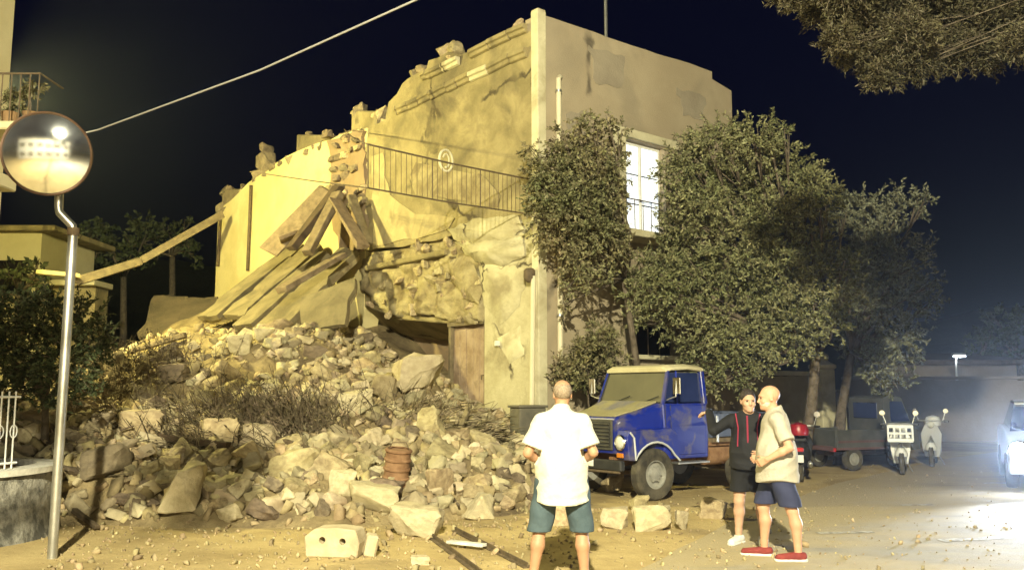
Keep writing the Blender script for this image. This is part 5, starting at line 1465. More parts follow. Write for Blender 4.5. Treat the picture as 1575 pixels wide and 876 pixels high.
# ---------------------------------------------------------------- three-wheeled cargo van
p = G(1350, 724)
A = empty('cargo_tricycle', (p.x - .25, p.y + .75, 0), R(22), 'small dark three-wheeled cargo van parked beside the gate pillar', 'van')
M['dull_green'] = mat('dull dark paint', (0.05, 0.052, 0.05), (0.085, 0.085, 0.08), 3, .5)
M['dull_maroon'] = mat('dull maroon paint', (0.085, 0.045, 0.045), (0.12, 0.07, 0.065), 3, .55)
def AL(): return Local(A)
for sy in (-1, 1): wheel(A, -.45, sy * .52, .24, .14, .55)
wheel(A, 1.25, 0, .24, .13, .55)
AL().box((.15, 0, .34), (1.7, .5, .10)).done('chassis', M['iron'], bevel=.01)
AL().box((-.25, 0, .46), (1.35, 1.24, .06)).done('bed_floor', M['dull_maroon'], bevel=.006)
for sy in (-1, 1):
    AL().box((-.25, sy * .61, .66), (1.35, .03, .36)).done('bed_side', M['dull_green'], bevel=.006)
    AL().box((-.25, sy * .63, .60), (1.30, .02, .05)).done('bed_rib', M['dull_maroon'], bevel=.004)
    AL().box((-.95, sy * .52, .44), (.03, .16, .08)).done('tail_light', M['red_lens'], bevel=.006)
AL().box((-.94, 0, .66), (.03, 1.24, .36)).done('tailgate', M['dull_green'], bevel=.006)
AL().box((-.962, 0, .46), (.02, 1.1, .10)).done('rear_bar', M['dull_maroon'], bevel=.006)
L_ = AL(); L_.loft([[Vector((x, y * hw, z)) for x, z in ((.46, .34), (.46, 1.48), (.62, 1.54), (.98, 1.5), (1.26, .92), (1.42, .80), (1.46, .40))] for y, hw in ((-1, .50), (-.9, .56), (.9, .56), (1, .50))])
ac = L_.done('cab', M['dull_green'], bevel=.02)
AL().box((.445, 0, 1.22), (.02, .7, .34)).done('rear_window', M['side_glass'], ac, bevel=.01)
for sy in (-1, 1):
    L_ = AL(); L_.prism([(.60, sy * .562, 1.0), (1.12, sy * .562, 1.0), (.93, sy * .55, 1.42), (.60, sy * .55, 1.42)], (0, sy * .006, 0)); L_.done('side_window', M['side_glass'], ac)
L_ = AL(); L_.prism([(1.27, -.46, .96), (1.27, .46, .96), (1.02, .44, 1.46), (1.02, -.44, 1.46)], (.012, 0, .006)); L_.done('windscreen', M['side_glass'], ac)
AL().lathe([(.08, 0), (.07, .03), (.004, .04)], (1.45, 0, .62), (1, 0, .2), 16).done('headlight', M['lens'], smooth=True)

# ---------------------------------------------------------------- oncoming car, headlights on
hp = at(1566, 690, 14.6)
hd = Vector((-.50, -1, 0)).normalized()
cz_ = math.atan2(hd.y, hd.x)
lft = Vector((-hd.y, hd.x, 0))
co = hp + lft * .68; co.z = 0                  # the car's right headlight is the one in view
K = empty('car', co, cz_, 'oncoming car with its headlights on at the right of the road', 'car')
M['car_paint'] = mat('silver car paint', (0.42, 0.43, 0.45), rough=.35, metal=.3, coat=.4)
M['beam'] = mat('lit headlamp', (0.9, 0.9, 0.9), rough=.2, emit=(0.86, 0.92, 1.0), estr=260.0)
def KL(): return Local(K)
side = [(.02, .28), (.06, .55), (-.02, .74), (-.95, .94), (-1.15, .98), (-3.3, 1.0), (-3.95, .92), (-4.05, .6), (-4.0, .28)]
L_ = KL(); L_.loft([[Vector((x - (abs(y) > .9) * .06 * (1 if x > -2 else -1), y * hw, z)) for x, z in side] for y, hw in ((-1, .82), (-.92, .86), (-.5, .87), (0, .87), (.5, .87), (.92, .86), (1, .82))])
kb = L_.done('body', M['car_paint'], smooth='auto', bevel=.03, seg=2)
gh = [(-1.0, .93), (-1.75, 1.42), (-2.1, 1.46), (-3.0, 1.44), (-3.6, .98)]
L_ = KL(); L_.loft([[Vector((x, y * (.74 - .14 * (z - .93) / .5), z)) for x, z in gh] for y in (-1, -.9, .9, 1)])
L_.done('cabin', M['side_glass'], smooth='auto')
L_ = KL(); L_.loft([[Vector((x, y * .60, z + .012)) for x, z in ((-1.72, 1.41), (-2.1, 1.455), (-3.0, 1.435), (-3.1, 1.37))] + [Vector((x, y * .60, z - .02)) for x, z in ((-3.1, 1.37), (-3.0, 1.43), (-2.1, 1.45), (-1.72, 1.40))] for y in (-1, 1)]); L_.done('roof', M['car_paint'])
for xx in (-.78, -3.25):
    for sy in (-1, 1): wheel(K, xx, sy * .76, .30, .19, .62)
KL().box((.05, 0, .48), (.03, .7, .12)).done('grille', M['black_plastic'], bevel=.01)
KL().box((.075, 0, .36), (.012, .45, .10)).done('number_plate', M['white_wood'])
for sy in (-1, 1):
    hl = KL().lathe([(.155, -.06), (.16, .02), (.145, .03)], (.03, sy * .68, .68), (1, 0, 0), 20).done('headlight', M['chrome'], smooth='auto')
    KL().lathe([(.145, .012), (.11, .05), (.004, .07)], (.03, sy * .68, .68), (1, 0, 0), 20).done('lens', M['beam'], hl, smooth=True)
    ld = bpy.data.lights.new('headlight_beam', 'SPOT'); ld.energy = 2700; ld.color = (0.78, 0.87, 1.0); ld.spot_size = R(62); ld.spot_blend = .9; ld.shadow_soft_size = .06
    lo_ = bpy.data.objects.new('headlight_beam', ld); C.objects.link(lo_); lo_.parent = K
    lo_.location = (.16, sy * .68, .68); lo_.rotation_euler = (R(90 + 3), 0, R(-90))
# ================================================================ right background
def straight_wall(name, a, b, h, t, m, label, cap=None):
    a = Vector(a); b = Vector(b); d = (b - a).normalized(); n = Vector((d.y, -d.x, 0))
    e = empty(name, a, 0, label, 'wall')
    k = 16; poly = [a, b] + [a.lerp(b, 1 - i / k) + Vector((0, 0, h + random.uniform(-.03, .03))) for i in range(k + 1)]
    MB().prism(poly, -n * t).build('wall', m, e)
    if cap:
        mb = MB(); mb.beam(a + Vector((0, 0, h + .06)) - n * t / 2, b + Vector((0, 0, h + .06)) - n * t / 2, t + .12, .1); mb.build('coping', cap, e, bevel=.01)
    return e
M['garden_wall'] = mat('garden wall render', (0.34, 0.29, 0.17), (0.46, 0.40, 0.25), 1.0, .92, .012, 16, stain=(0.2, 0.16, 0.1), sscale=.8, samt=.6)
gp = G(1275, 706)
e1 = SW(uB + .1, 0); 
straight_wall('garden_wall', (e1.x, e1.y, 0), (gp.x - .35, gp.y + .15, 0), 2.0, .25, M['garden_wall'], 'yellow-lit garden wall between the house and the gate pillar', M['pilaster'])
pl = empty('gate_pillar', (gp.x, gp.y + .2, 0), R(20), 'tall yellow-lit gate pillar with a capped top behind the scooter', 'pillar')
Mx = WMx(pl); r3 = Mx.to_3x3()
MB().box(Mx @ Vector((0, 0, 1.08)), (.42, .42, 2.16), r3).build('shaft', M['pilaster'], pl, bevel=.02)
MB().box(Mx @ Vector((0, 0, .10)), (.50, .50, .2), r3).build('plinth', M['pilaster'], pl, bevel=.02)
MB().lathe([(.28, 2.165), (.33, 2.2), (.33, 2.27), (.2, 2.33), (.14, 2.38), (.17, 2.45), (.15, 2.52), (.06, 2.58), (.005, 2.60)], pl.location, n=16).build('cap', M['pilaster'], pl, smooth='auto')
gp2 = G(1302, 700)
MB_ = empty('gate_post', (gp2.x + .15, gp2.y + .6, 0), 0, 'short pale post just right of the gate pillar', 'post')
MB().box((gp2.x + .15, gp2.y + .6, .8), (.2, .2, 1.6)).build('shaft', M['pilaster'], MB_, bevel=.015)
MB().box((gp2.x + .15, gp2.y + .6, 1.64), (.28, .28, .07)).build('cap', M['pilaster'], MB_, bevel=.015)
M['far_wall'] = mat('far wall render', (0.22, 0.185, 0.16), (0.30, 0.26, 0.23), .6, .92, .01, 14)
a = G(1300, 676); b = G(1760, 682)
straight_wall('boundary_wall', (a.x, a.y, 0), (b.x, b.y, 0), 2.0, .25, M['far_wall'], 'long plain boundary wall along the far side of the road', M['far_wall'])
# dark low building / shed roof beyond
sb = at(1430, 600, 40)
sh = empty('shed', (sb.x + 1, 42, 0), 0, 'dark low shed with a sloping roof beyond the boundary wall', 'shed')
MB().box((sb.x + 1, 42, 1.5), (6, 4, 3.0)).build('wall', M['far_wall'], sh)
MB().box((sb.x + 1, 42, 3.15), (6.8, 4.8, .22), Euler((R(6), 0, 0)).to_matrix()).build('roof', M['wood_dark'], sh)
# hedge mass behind
for i, (px, py, r, Y, lab) in enumerate([(1500, 540, 45, 44, 'dark tree behind the boundary wall near the small street lamp'), (1570, 520, 55, 46, 'dark tree behind the boundary wall above the oncoming car')]):
    cc = cl([(px + random.uniform(-.8, .8) * r, py + random.uniform(-.6, .6) * r, r * random.uniform(.4, .6)) for _ in range(7)], Y, 1.0)
    tree('shade_tree', lab, at(px, 640, Y).xy.to_3d(), at(px, py + r * .6, Y), cc, .2, 'leaf_dark', 22, .26, ratio=.5)
# small distant street lamp
lp = at(1470, 550, 36)
M['glow'] = mat('lit lamp glass', (0.9, 0.9, 0.9), rough=.3, emit=(0.85, 0.93, 1.0), estr=6.0)
sl = empty('street_lamp', (lp.x, 36, 0), 0, 'small white street lamp burning far down the road', 'lamp')
MB().tube([(lp.x, 36, 0), (lp.x, 36, lp.z + .05), (lp.x + .15, 35.9, lp.z + .12)], [.06, .045, .03], 8).build('pole', M['steel'], sl, smooth=True)
MB().box((lp.x + .05, 35.85, lp.z + .14), (.52, .24, .10)).build('head', M['steel'], sl, bevel=.02)
MB().box((lp.x + .05, 35.80, lp.z + .055), (.44, .24, .06)).build('lens', M['glow'], sl, bevel=.02)
ld = bpy.data.lights.new('lamp_light', 'POINT'); ld.energy = 60; ld.color = (.85, .93, 1.0); ld.shadow_soft_size = .1
lo_ = bpy.data.objects.new('lamp_light', ld); C.objects.link(lo_); lo_.parent = sl; lo_.location = (.05, -.2, lp.z - .08)
# roof aerial
ae = at(932, 40, 18.2)
an = empty('roof_aerial', (ae.x, 18.2, ae.z - .6), 0, 'thin aerial mast rising behind the side wall parapet', 'aerial')
MB().tube([(ae.x, 18.2, ae.z - .9), (ae.x, 18.2, ae.z + 1.6)], .035, 8).build('mast', M['steel'], an)
MB().tube([(ae.x - .5, 18.2, ae.z + 1.45), (ae.x + .5, 18.25, ae.z + 1.45)], .012, 6).build('boom', M['steel'], an)
for k in range(5): MB().tube([(ae.x - .4 + .2 * k, 17.9, ae.z + 1.45), (ae.x - .4 + .2 * k, 18.5, ae.z + 1.45)], .007, 5).build('element', M['steel'], an)

# ================================================================ the two near street lamps and the overhead cable
def street_lamp(pos, foot, label, col, power, aim):
    pos = Vector(pos); foot = Vector((foot[0], foot[1], 0))
    e = empty('street_lamp', foot, 0, label, 'lamp')
    top = Vector((foot.x, foot.y, pos.z + .1))
    MB().tube([foot, foot + Vector((0, 0, 1.2)), top], [.09, .07, .05], 12).build('pole', M['steel'], e, smooth='auto')
    arm = (pos - top); arm.z = 0; dv = arm.normalized()
    MB().tube([top - Vector((0, 0, .2)), top + Vector((0, 0, .12)) + arm * .3, pos + Vector((0, 0, .18))], [.045, .04, .03], 8).build('arm', M['steel'], e, smooth=True)
    mm = Matrix.Rotation(math.atan2(dv.y, dv.x), 3, 'Z')
    MB().box(pos + Vector((0, 0, .17)), (.62, .30, .14), mm).build('head', M['steel'], e, bevel=.04, seg=2)
    gm = mat('lit street lamp glass', (.9, .9, .9), rough=.3, emit=col, estr=60.0)
    MB().box(pos + Vector((0, 0, .08)), (.46, .22, .05), mm).build('lens', gm, e, bevel=.02)
    ld = bpy.data.lights.new('lamp_light', 'POINT'); ld.energy = power; ld.color = col; ld.shadow_soft_size = .16
    lo_ = bpy.data.objects.new('lamp_light', ld); C.objects.link(lo_); lo_.parent = e
    lo_.location = pos - foot - Vector((0, 0, .02))
    return e
street_lamp(LAMP_A, (-12.0, 17.6), 'tall sodium street lamp behind the neighbouring house', COL_A, POWER_A, (-3, 20, 2.0))
street_lamp(LAMP_B, (-0.9, -7.4), 'tall street lamp behind the viewer by the road', COL_B, POWER_B, (1.5, 15, 2.0))
# cable from the neighbour's wall to a pole right of the road
k0 = Vector((nbx.x - .4, 12.6, at(30, 240, 12.6).z)); k1 = at(640, 0, 9.0)
end = Vector((6.6, 5.0, 6.75))
# sag through both sight points
q1 = at(150, 200, 12.2); q2 = at(400, 108, 10.4)
mb = MB(); P_ = [k0, q1, q2, k1]
P_ += [k1.lerp(end, .35) + Vector((0, 0, .0)), k1.lerp(end, .7) + Vector((0, 0, .03)), end]
up_e = empty('utility_pole', (6.6, 5.0, 0), 0, 'wooden utility pole on the right of the road carrying the overhead cable', 'pole')
MB().tube([(6.6, 5.0, -.1), (6.6, 5.0, 3.5), (6.6, 5.0, 7.1)], [.12, .10, .08], 12).build('shaft', M['wood'], up_e, smooth='auto')
MB().box((6.6, 4.9, 6.7), (.9, .09, .11)).build('crossarm', M['wood'], up_e, bevel=.01)
MB().lathe([(.03, 0), (.045, .03), (.03, .06), (.045, .09), (.02, .12)], (6.6, 4.9, 6.756), n=10).build('insulator', M['white_paint'], up_e, smooth='auto')
M['cable'] = mat('grey cable', (0.30, 0.30, 0.29), rough=.6)
mb.tube(P_, .012, 6)
cb = mb.build('overhead_cable', M['cable']); tag(cb, 'overhead cable sagging across the night sky to the house on the left', 'cable')

# the house across the street, behind the viewer: what the convex mirror shows
oh = empty('street_house', (-3, -15.5, 0), 0, 'pale two-storey house across the street, seen only in the round mirror', 'house')
M['street_render'] = mat('pale street render', (0.50, 0.49, 0.46), (0.60, 0.59, 0.56), 1.0, .9, .006, 18)
MB().box((-3, -18, 4.2), (22, 5, 8.4)).build('wall', M['street_render'], oh)
MB().box((-3, -18, 8.5), (22.8, 5.8, .24)).build('cornice', M['pilaster'], oh, bevel=.03)
for fl, zz in ((0, 2.0), (1, 5.9)):
    for k in range(6):
        x = -12.2 + 3.7 * k
        w = MB().box((x, -15.46, zz), (1.1, .06, 1.7)).build('window', M['glass_dark'], oh)
        MB().box((x, -15.42, zz - .93), (1.4, .2, .1)).build('sill', M['pilaster'], w)
        for sx in (-1, 1): MB().box((x + sx * .85, -15.45, zz), (.55, .05, 1.75)).build('shutter', M['wood'], w)

# unseen tree added to dapple the left of the heap with shade
cs = [(Vector((-3.3 + 1.5 * random.random(), 1.7 + .7 * random.random(), 4.75 + 1.5 * random.random())), random.uniform(.26, .38)) for _ in range(9)]
tree('added_shade_tree', 'unseen young tree added beside the viewer to shade the heap', (-4.4, 2.2, 0), (-3.1, 2.0, 4.3), cs, .08, 'leaf_dark', 300, .09, ratio=.5, bend=(.2, 0))
# thin haze added for the headlight glow: one even volume round the place
hm = bpy.data.materials.new('added glow haze'); hm.use_nodes = True
nt = hm.node_tree; nt.nodes.clear()
vo = nt.nodes.new('ShaderNodeVolumePrincipled'); vo.inputs['Color'].default_value = (.68, .80, .98, 1); vo.inputs['Density'].default_value = .0011; vo.inputs['Anisotropy'].default_value = .85
mo = nt.nodes.new('ShaderNodeOutputMaterial'); nt.links.new(vo.outputs[0], mo.inputs['Volume'])
hz_o = MB().box((0, 250, 21), (1020, 1120, 44)).build('haze', hm); hz_o['kind'] = 'stuff'
# ================================================================ people: distance fields turned into one continuous surface each
class SDF:
    def __init__(s, lo, hi, h):
        s.lo = np.array(lo, float); s.h = h
        s.n = np.ceil((np.array(hi) - s.lo) / h).astype(int) + 1
        s.ax = [s.lo[i] + h * np.arange(s.n[i]) for i in range(3)]
        s.v = np.full(s.n, 0.5, dtype=np.float32)
    def _sl(s, lo, hi):
        a = np.clip(np.floor((np.array(lo) - s.lo) / s.h).astype(int), 0, s.n - 1)
        b = np.clip(np.ceil((np.array(hi) - s.lo) / s.h).astype(int) + 1, 1, s.n)
        return tuple(slice(a[i], b[i]) for i in range(3))
    def _P(s, sl):
        return np.stack(np.meshgrid(*[s.ax[i][sl[i]] for i in range(3)], indexing='ij'), -1)
    def _put(s, sl, d, k, op):
        a = s.v[sl]
        if op == 'add':
            if k > 0:
                hh = np.clip(.5 + .5 * (a - d) / k, 0, 1); r = a * (1 - hh) + d * hh - k * hh * (1 - hh)
            else: r = np.minimum(a, d)
        else:                                # subtract
            if k > 0:
                hh = np.clip(.5 - .5 * (a + d) / k, 0, 1); r = a * (1 - hh) - d * hh + k * hh * (1 - hh)
            else: r = np.maximum(a, -d)
        s.v[sl] = r
    def cone(s, a, b, ra, rb=None, k=.02, sc=(1, 1, 1), op='add'):
        rb = ra if rb is None else rb
        a = np.array(a, float); b = np.array(b, float); sc = np.array(sc, float)
        m = max(ra, rb) * max(sc) + .05 + k
        sl = s._sl(np.minimum(a, b) - m, np.maximum(a, b) + m); P = s._P(sl)
        ab = b - a; t = np.clip(((P - a) @ ab) / max(ab @ ab, 1e-9), 0, 1)
        q = (P - a - t[..., None] * ab) / sc
        d = (np.linalg.norm(q, axis=-1) - (ra + (rb - ra) * t)) * sc.min()
        s._put(sl, d.astype(np.float32), k, op); return s
    def ell(s, c, r, k=.02, op='add', rot=None):
        c = np.array(c, float); r = np.array(r, float); m = r.max() + .05 + k
        sl = s._sl(c - m, c + m); P = s._P(sl) - c
        if rot is not None: P = P @ np.array(rot)
        d = (np.linalg.norm(P / r, axis=-1) - 1) * r.min()
        s._put(sl, d.astype(np.float32), k, op); return s
    def plane(s, p, n):                      # keep the side the normal points away from
        n = np.array(n, float); n /= np.linalg.norm(n)
        P = s._P(tuple(slice(0, k) for k in s.n)); d = (P - np.array(p)) @ n
        s.v = np.maximum(s.v, d.astype(np.float32)); return s
    def wave(s, f):
        P = s._P(tuple(slice(0, k) for k in s.n)); s.v = s.v + f(P).astype(np.float32); return s
    def mesh(s):
        v = s.v; g = v < 0
        nx, ny, nz = np.array(v.shape) - 1
        acc = np.zeros((nx, ny, nz, 3)); cnt = np.zeros((nx, ny, nz))
        sh = lambda A, o: A[o[0]:o[0] + nx, o[1]:o[1] + ny, o[2]:o[2] + nz]
        cor = [(i, j, k) for i in (0, 1) for j in (0, 1) for k in (0, 1)]
        for a in cor:
            for ax in range(3):
                if a[ax] == 0:
                    b = list(a); b[ax] = 1
                    va, vb = sh(v, a), sh(v, b); x = sh(g, a) != sh(g, b)
                    t = np.where(x, va / np.where(x, va - vb, 1), 0)
                    for q in range(3): acc[..., q] += np.where(x, a[q] + (t if q == ax else 0), 0)
                    cnt += x
        on = cnt > 0
        idx = -np.ones(on.shape, int); idx[on] = np.arange(on.sum())
        I = np.argwhere(on)
        V = s.lo + s.h * (I + acc[on] / cnt[on][:, None])
        F = []
        for ax in range(3):
            u, w = (ax + 1) % 3, (ax + 2) % 3
            n = [nx, ny, nz]
            sl0 = [slice(1, n[q]) for q in range(3)]; sl0[ax] = slice(0, n[ax]); sl1 = list(sl0); sl1[ax] = slice(1, n[ax] + 1)
            ga, gb = g[tuple(sl0)], g[tuple(sl1)]
            E = np.argwhere(ga != gb)
            if not len(E): continue
            inside = ga[tuple(E.T)]
            E = E.copy()
            for q in range(3):
                if q != ax: E[:, q] += 1
            def cell(du, dw):
                c = E.copy(); c[:, u] += du; c[:, w] += dw; return idx[tuple(c.T)]
            qd = np.stack([cell(-1, -1), cell(0, -1), cell(0, 0), cell(-1, 0)], 1)
            qd[~inside] = qd[~inside][:, ::-1]
            F.append(qd)
        return V, np.concatenate(F)
    def build(s, name, m, e):
        V, Fq = s.mesh()
        Mx = np.array(WMx(e)); V = V @ Mx[:3, :3].T + Mx[:3, 3]
        return mesh_np(name, V, Fq, m, e, smooth=True)

def skin_mat(name, c): return mat(name, c, tuple(x * 1.12 for x in c), 12, .55, .001, 60, spec=.35)
M['skin_a'] = skin_mat('tanned skin', (0.34, 0.19, 0.115)); M['skin_b'] = skin_mat('skin', (0.42, 0.26, 0.18)); M['skin_c'] = skin_mat('ruddy skin', (0.44, 0.25, 0.16))
M['shirt_white'] = mat('cream polo shirt', (0.54, 0.52, 0.44), (0.60, 0.58, 0.50), 3, .9, .03, 5)
M['shorts_teal'] = mat('teal blue shorts', (0.045, 0.07, 0.09), (0.065, 0.095, 0.115), 6, .9, .02, 7)
M['shirt_grey'] = mat('beige grey shirt', (0.36, 0.33, 0.28), (0.42, 0.39, 0.33), 3, .9, .03, 5)
M['shorts_navy'] = mat('navy shorts', (0.02, 0.024, 0.06), (0.03, 0.035, 0.08), 6, .85, .002, 90)
M['jacket_black'] = mat('black track jacket', (0.006, 0.006, 0.008), (0.011, 0.011, 0.013), 5, .8, .002, 60)
M['shorts_black'] = mat('black shorts', (0.006, 0.006, 0.007), (0.01, 0.01, 0.012), 5, .85)
M['piping_red'] = mat('red piping', (0.22, 0.02, 0.05), rough=.7)
M['hair_grey'] = mat('short grey hair', (0.19, 0.14, 0.10), (0.30, 0.24, 0.18), 60, .85, .004, 120)
M['hair_dark'] = mat('dark hair', (0.02, 0.015, 0.012), (0.04, 0.03, 0.025), 60, .6, .005, 90)
M['hair_white'] = mat('white stubble hair', (0.45, 0.38, 0.30), (0.55, 0.48, 0.40), 60, .85, .003, 150)
M['shoe_red'] = mat('red canvas shoe', (0.15, 0.022, 0.02), (0.22, 0.04, 0.035), 14, .85)
M['shoe_white'] = mat('white trainer', (0.55, 0.55, 0.53), (0.66, 0.66, 0.64), 6, .7)
M['shoe_grey'] = mat('grey sandal', (0.20, 0.17, 0.13), rough=.8)
M['eye'] = mat('eye', (0.05, 0.035, 0.03), rough=.15)

def V3(*a): return np.array(a, float)
def hand(S, w, d, palm, thumb, curl=.5, L=.185):
    """w wrist, d hand direction, palm = palm normal, thumb = side the thumb leaves"""
    d = V3(*d); d /= np.linalg.norm(d); p = V3(*palm); p -= d * (p @ d); p /= np.linalg.norm(p)
    t = np.cross(d, p); t = t if t @ V3(*thumb) > 0 else -t
    for o in (-.030, -.010, .010, .030):
        S.cone(w + t * o * .6, w + d * .085 + t * o, .015, .013, .006)
    kn = w + d * .088
    for i, (o, l, r) in enumerate(((.031, .072, .0088), (.011, .082, .0092), (-.010, .076, .0088), (-.030, .058, .0078))):
        a = kn + t * o; m = a + (d * math.cos(curl * .7) + p * math.sin(curl * .7)) * l * .48
        e = m + (d * math.cos(curl * 1.8) + p * math.sin(curl * 1.8)) * l * .52
        S.cone(a, m, r, r * .95, .004); S.cone(m, e, r * .95, r * .8, .003)
    a = w + d * .025 + t * .028; m = a + (t * .62 + d * .7 + p * .25) * .045; e = m + (t * .15 + d * .85 + p * .45) * .036
    S.cone(a, m, .0125, .0105, .006); S.cone(m, e, .0105, .0085, .003)

def head(S, c, yaw, pitch, size=1.0, nose=1.0):
    """skull, jaw, nose, ears, brow, lips about c, turned by yaw"""
    Rm = np.array((Matrix.Rotation(yaw, 3, 'Z') @ Matrix.Rotation(pitch, 3, 'X')))
    W = lambda x, y, z: c + Rm @ (V3(x, y, z) * size)
    E = lambda p, r, k=.02, op='add': S.ell(W(*p), V3(*r) * size, k, op, Rm)
    E((0, -.012, .045), (.076, .097, .088)); E((0, .028, -.015), (.064, .072, .085), .03)
    E((0, .045, -.072), (.046, .048, .038), .03); E((0, .083, -.088), (.022, .018, .016), .02)
    E((0, .086, .038), (.052, .016, .012), .02)                                 # brow
    for sx in (-1, 1):
        E((sx * .032, .098, .016), (.017, .012, .011), .012, 'sub')              # eye sockets
        E((sx * .042, .070, -.022), (.022, .022, .018), .02)                     # cheekbones
        E((sx * .076, -.008, .002), (.010, .020, .032), .006)                    # ears
        E((sx * .084, -.004, .004), (.006, .010, .018), .004, 'sub')
    S.cone(W(0, .092, .022), W(0, .112 * 1.02, -.020), .008 * size, .013 * size * nose, .012)
    E((0, .100, -.026), (.017, .012, .009), .01)
    E((0, .092, -.050), (.023, .011, .005), .008); E((0, .090, -.061), (.021, .011, .006), .008)
    E((0, .103, -.0555), (.021, .008, .0016), .003, 'sub')
    return W, Rm

def person(label, loc, rz, J, skin, top, bottom, shoes, hairm, hair_kind, yaw=0, pitch=0, stout=1.0, sleeve='short', hem=.70, leg_hem=.46, build_extra=None):
    e = empty('person', loc, rz, label, 'person')
    j = {k: V3(*v) for k, v in J.items() if k[:2] not in ('hd', 'pm', 'th', 'cu')}
    pts = np.array(list(j.values())); lo = pts.min(0) - .22; hi = pts.max(0) + .24; lo[2] = -.02
    S = SDF(lo, hi, .0085)
    W, Rm = head(S, j['head'], yaw, pitch)
    nb = j['neck']
    S.cone(nb - V3(0, 0, .04), j['head'] + V3(0, -.012, -.05), .062, .054, .025)
    pel = (j['hipL'] + j['hipR']) / 2; sh = (j['shL'] + j['shR']) / 2
    S.cone(pel, pel + (sh - pel) * .45, .145 * stout, .14 * stout, .04, (1.05, .8, 1)); S.cone(pel + (sh - pel) * .4, sh - V3(0, 0, .08), .14 * stout, .15, .05, (1.12, .8, 1))
    for s in 'LR': S.cone(nb - V3(0, 0, .06), j['sh' + s] - V3(0, 0, .025), .055, .045, .03)
    for s in 'LR':
        S.cone(j['sh' + s] - V3(0, 0, .02), j['el' + s], .048, .040, .03); S.cone(j['el' + s], j['el' + s] + (j['wr' + s] - j['el' + s]) * .35, .039, .041, .015)
        S.cone(j['el' + s] + (j['wr' + s] - j['el' + s]) * .35, j['wr' + s], .041, .026, .015)
        hand(S, j['wr' + s], J['hd' + s], J['pm' + s], J['th' + s], J.get('curl' + s, .6))
        hp, kn, an = j['hip' + s], j['kn' + s], j['an' + s]
        S.cone(hp, hp + (kn - hp) * .8, .088 * (.5 + stout * .5), .062, .03); S.cone(hp + (kn - hp) * .75, kn, .063, .056, .02)
        cv = kn + (an - kn) * .32 + V3(0, -.018, 0)
        S.cone(kn, cv, .053, .058, .025); S.cone(cv, an + V3(0, 0, .05), .057, .036, .025); S.cone(an + V3(0, 0, .06), an, .036, .037, .015)
        ft = j['toe' + s]
        S.cone(an + V3(0, -.03, -.045), ft, .035, .028, .02)
    body = S.build('body', skin, e)
    # shirt or jacket
    lo2 = np.array([pts[:, 0].min() - .15, pts[:, 1].min() - .2, hem - .03]); hi2 = np.array([pts[:, 0].max() + .15, pts[:, 1].max() + .2, nb[2] + .12])
    T_ = SDF(lo2, hi2, .009)
    wst = pel + (sh - pel) * .3
    T_.cone(V3(pel[0], pel[1], hem), wst, .215 * stout, .195 * stout, .05, (1.06, .9, 1)); T_.cone(wst, sh - V3(0, 0, .10), .185 * stout, .175, .06, (1.13, .82, 1))
    for s in 'LR': T_.cone(nb - V3(0, 0, .065), j['sh' + s] - V3(0, 0, .02), .074, .068, .04)
    T_.cone(nb - V3(0, 0, .06), nb + V3(0, -.005, .015), .082, .072, .04)
    cuts = []
    for s in 'LR':
        if sleeve == 'short':
            end = j['sh' + s] + (j['el' + s] - j['sh' + s]) * .82
            T_.cone(j['sh' + s] - V3(0, 0, .02), end, .068, .080, .035)
        else:
            T_.cone(j['sh' + s] - V3(0, 0, .01), j['el' + s], .062, .056, .035); T_.cone(j['el' + s], j['wr' + s] - (j['wr' + s] - j['el' + s]) * .06, .057, .044, .02)
    def creases(P):
        x, y, z = P[..., 0], P[..., 1], P[..., 2]
        q = np.sin(11 * x + 17 * z + 2.2 * np.sin(7 * x - 5 * z + 3 * y)); r_ = np.sin(-15 * x + 13 * z + 9 * y + 2 * np.sin(8 * z + 4 * x))
        fall = np.sin(34 * x + 12 * y + 2 * np.sin(6 * z)) * np.clip((1.15 - z) * 2, 0, 1)
        return .010 * (np.abs(q) - .6) * (.5 + .5 * r_) + .006 * (np.abs(r_) - .6) + .005 * fall
    T_.wave(creases)
    sl = tuple(slice(0, k) for k in T_.n); Pq = T_._P(sl); T_.v = np.maximum(T_.v, (hem + 1.1 * np.clip(np.abs(Pq[..., 0]) - .06, 0, .2) ** 2 - Pq[..., 2]).astype(np.float32)); sl = T_._sl((-.13, -1, 0), (.13, .13, 3)); T_.v[sl] = np.maximum(T_.v[sl], ((T_._P(sl) - (nb + V3(0, 0, .035))) @ (V3(0, .35, 1) / 1.06)).astype(np.float32))
    if sleeve == 'short':                                  # clean sleeve ends
        for s in 'LR':
            d = j['el' + s] - j['sh' + s]; d /= np.linalg.norm(d); end = j['sh' + s] + (j['el' + s] - j['sh' + s]) * .80
            sl = T_._sl(end - .13, end + .2); P = T_._P(sl); q = P - end
            far = (q @ d > 0) & (np.linalg.norm(q - (q @ d)[..., None] * d, axis=-1) < .12) & (q @ d < .2) & (np.sign(P[..., 0]) == np.sign(end[0])) & (np.abs(P[..., 0]) > abs(j['sh' + s][0]) - .02)
            T_.v[sl] = np.where(far, np.maximum(T_.v[sl], (q @ d)), T_.v[sl])
    shirt = T_.build('shirt' if sleeve == 'short' else 'jacket', top, e)
    # shorts
    lo3 = np.array([pts[:, 0].min() - .1, pts[:, 1].min() - .2, leg_hem - .05]); hi3 = np.array([pts[:, 0].max() + .1, pts[:, 1].max() + .2, pel[2] + .25])
    B_ = SDF(lo3, hi3, .009)
    B_.cone(pel, pel + V3(0, 0, .14), .17 * stout, .165 * stout, .03, (1.08, .82, 1))
    for s in 'LR':
        hp, kn = j['hip' + s], j['kn' + s]
        B_.cone(hp, hp + (kn - hp) * 1.1, .112 * (.5 + .5 * stout), .104, .03)
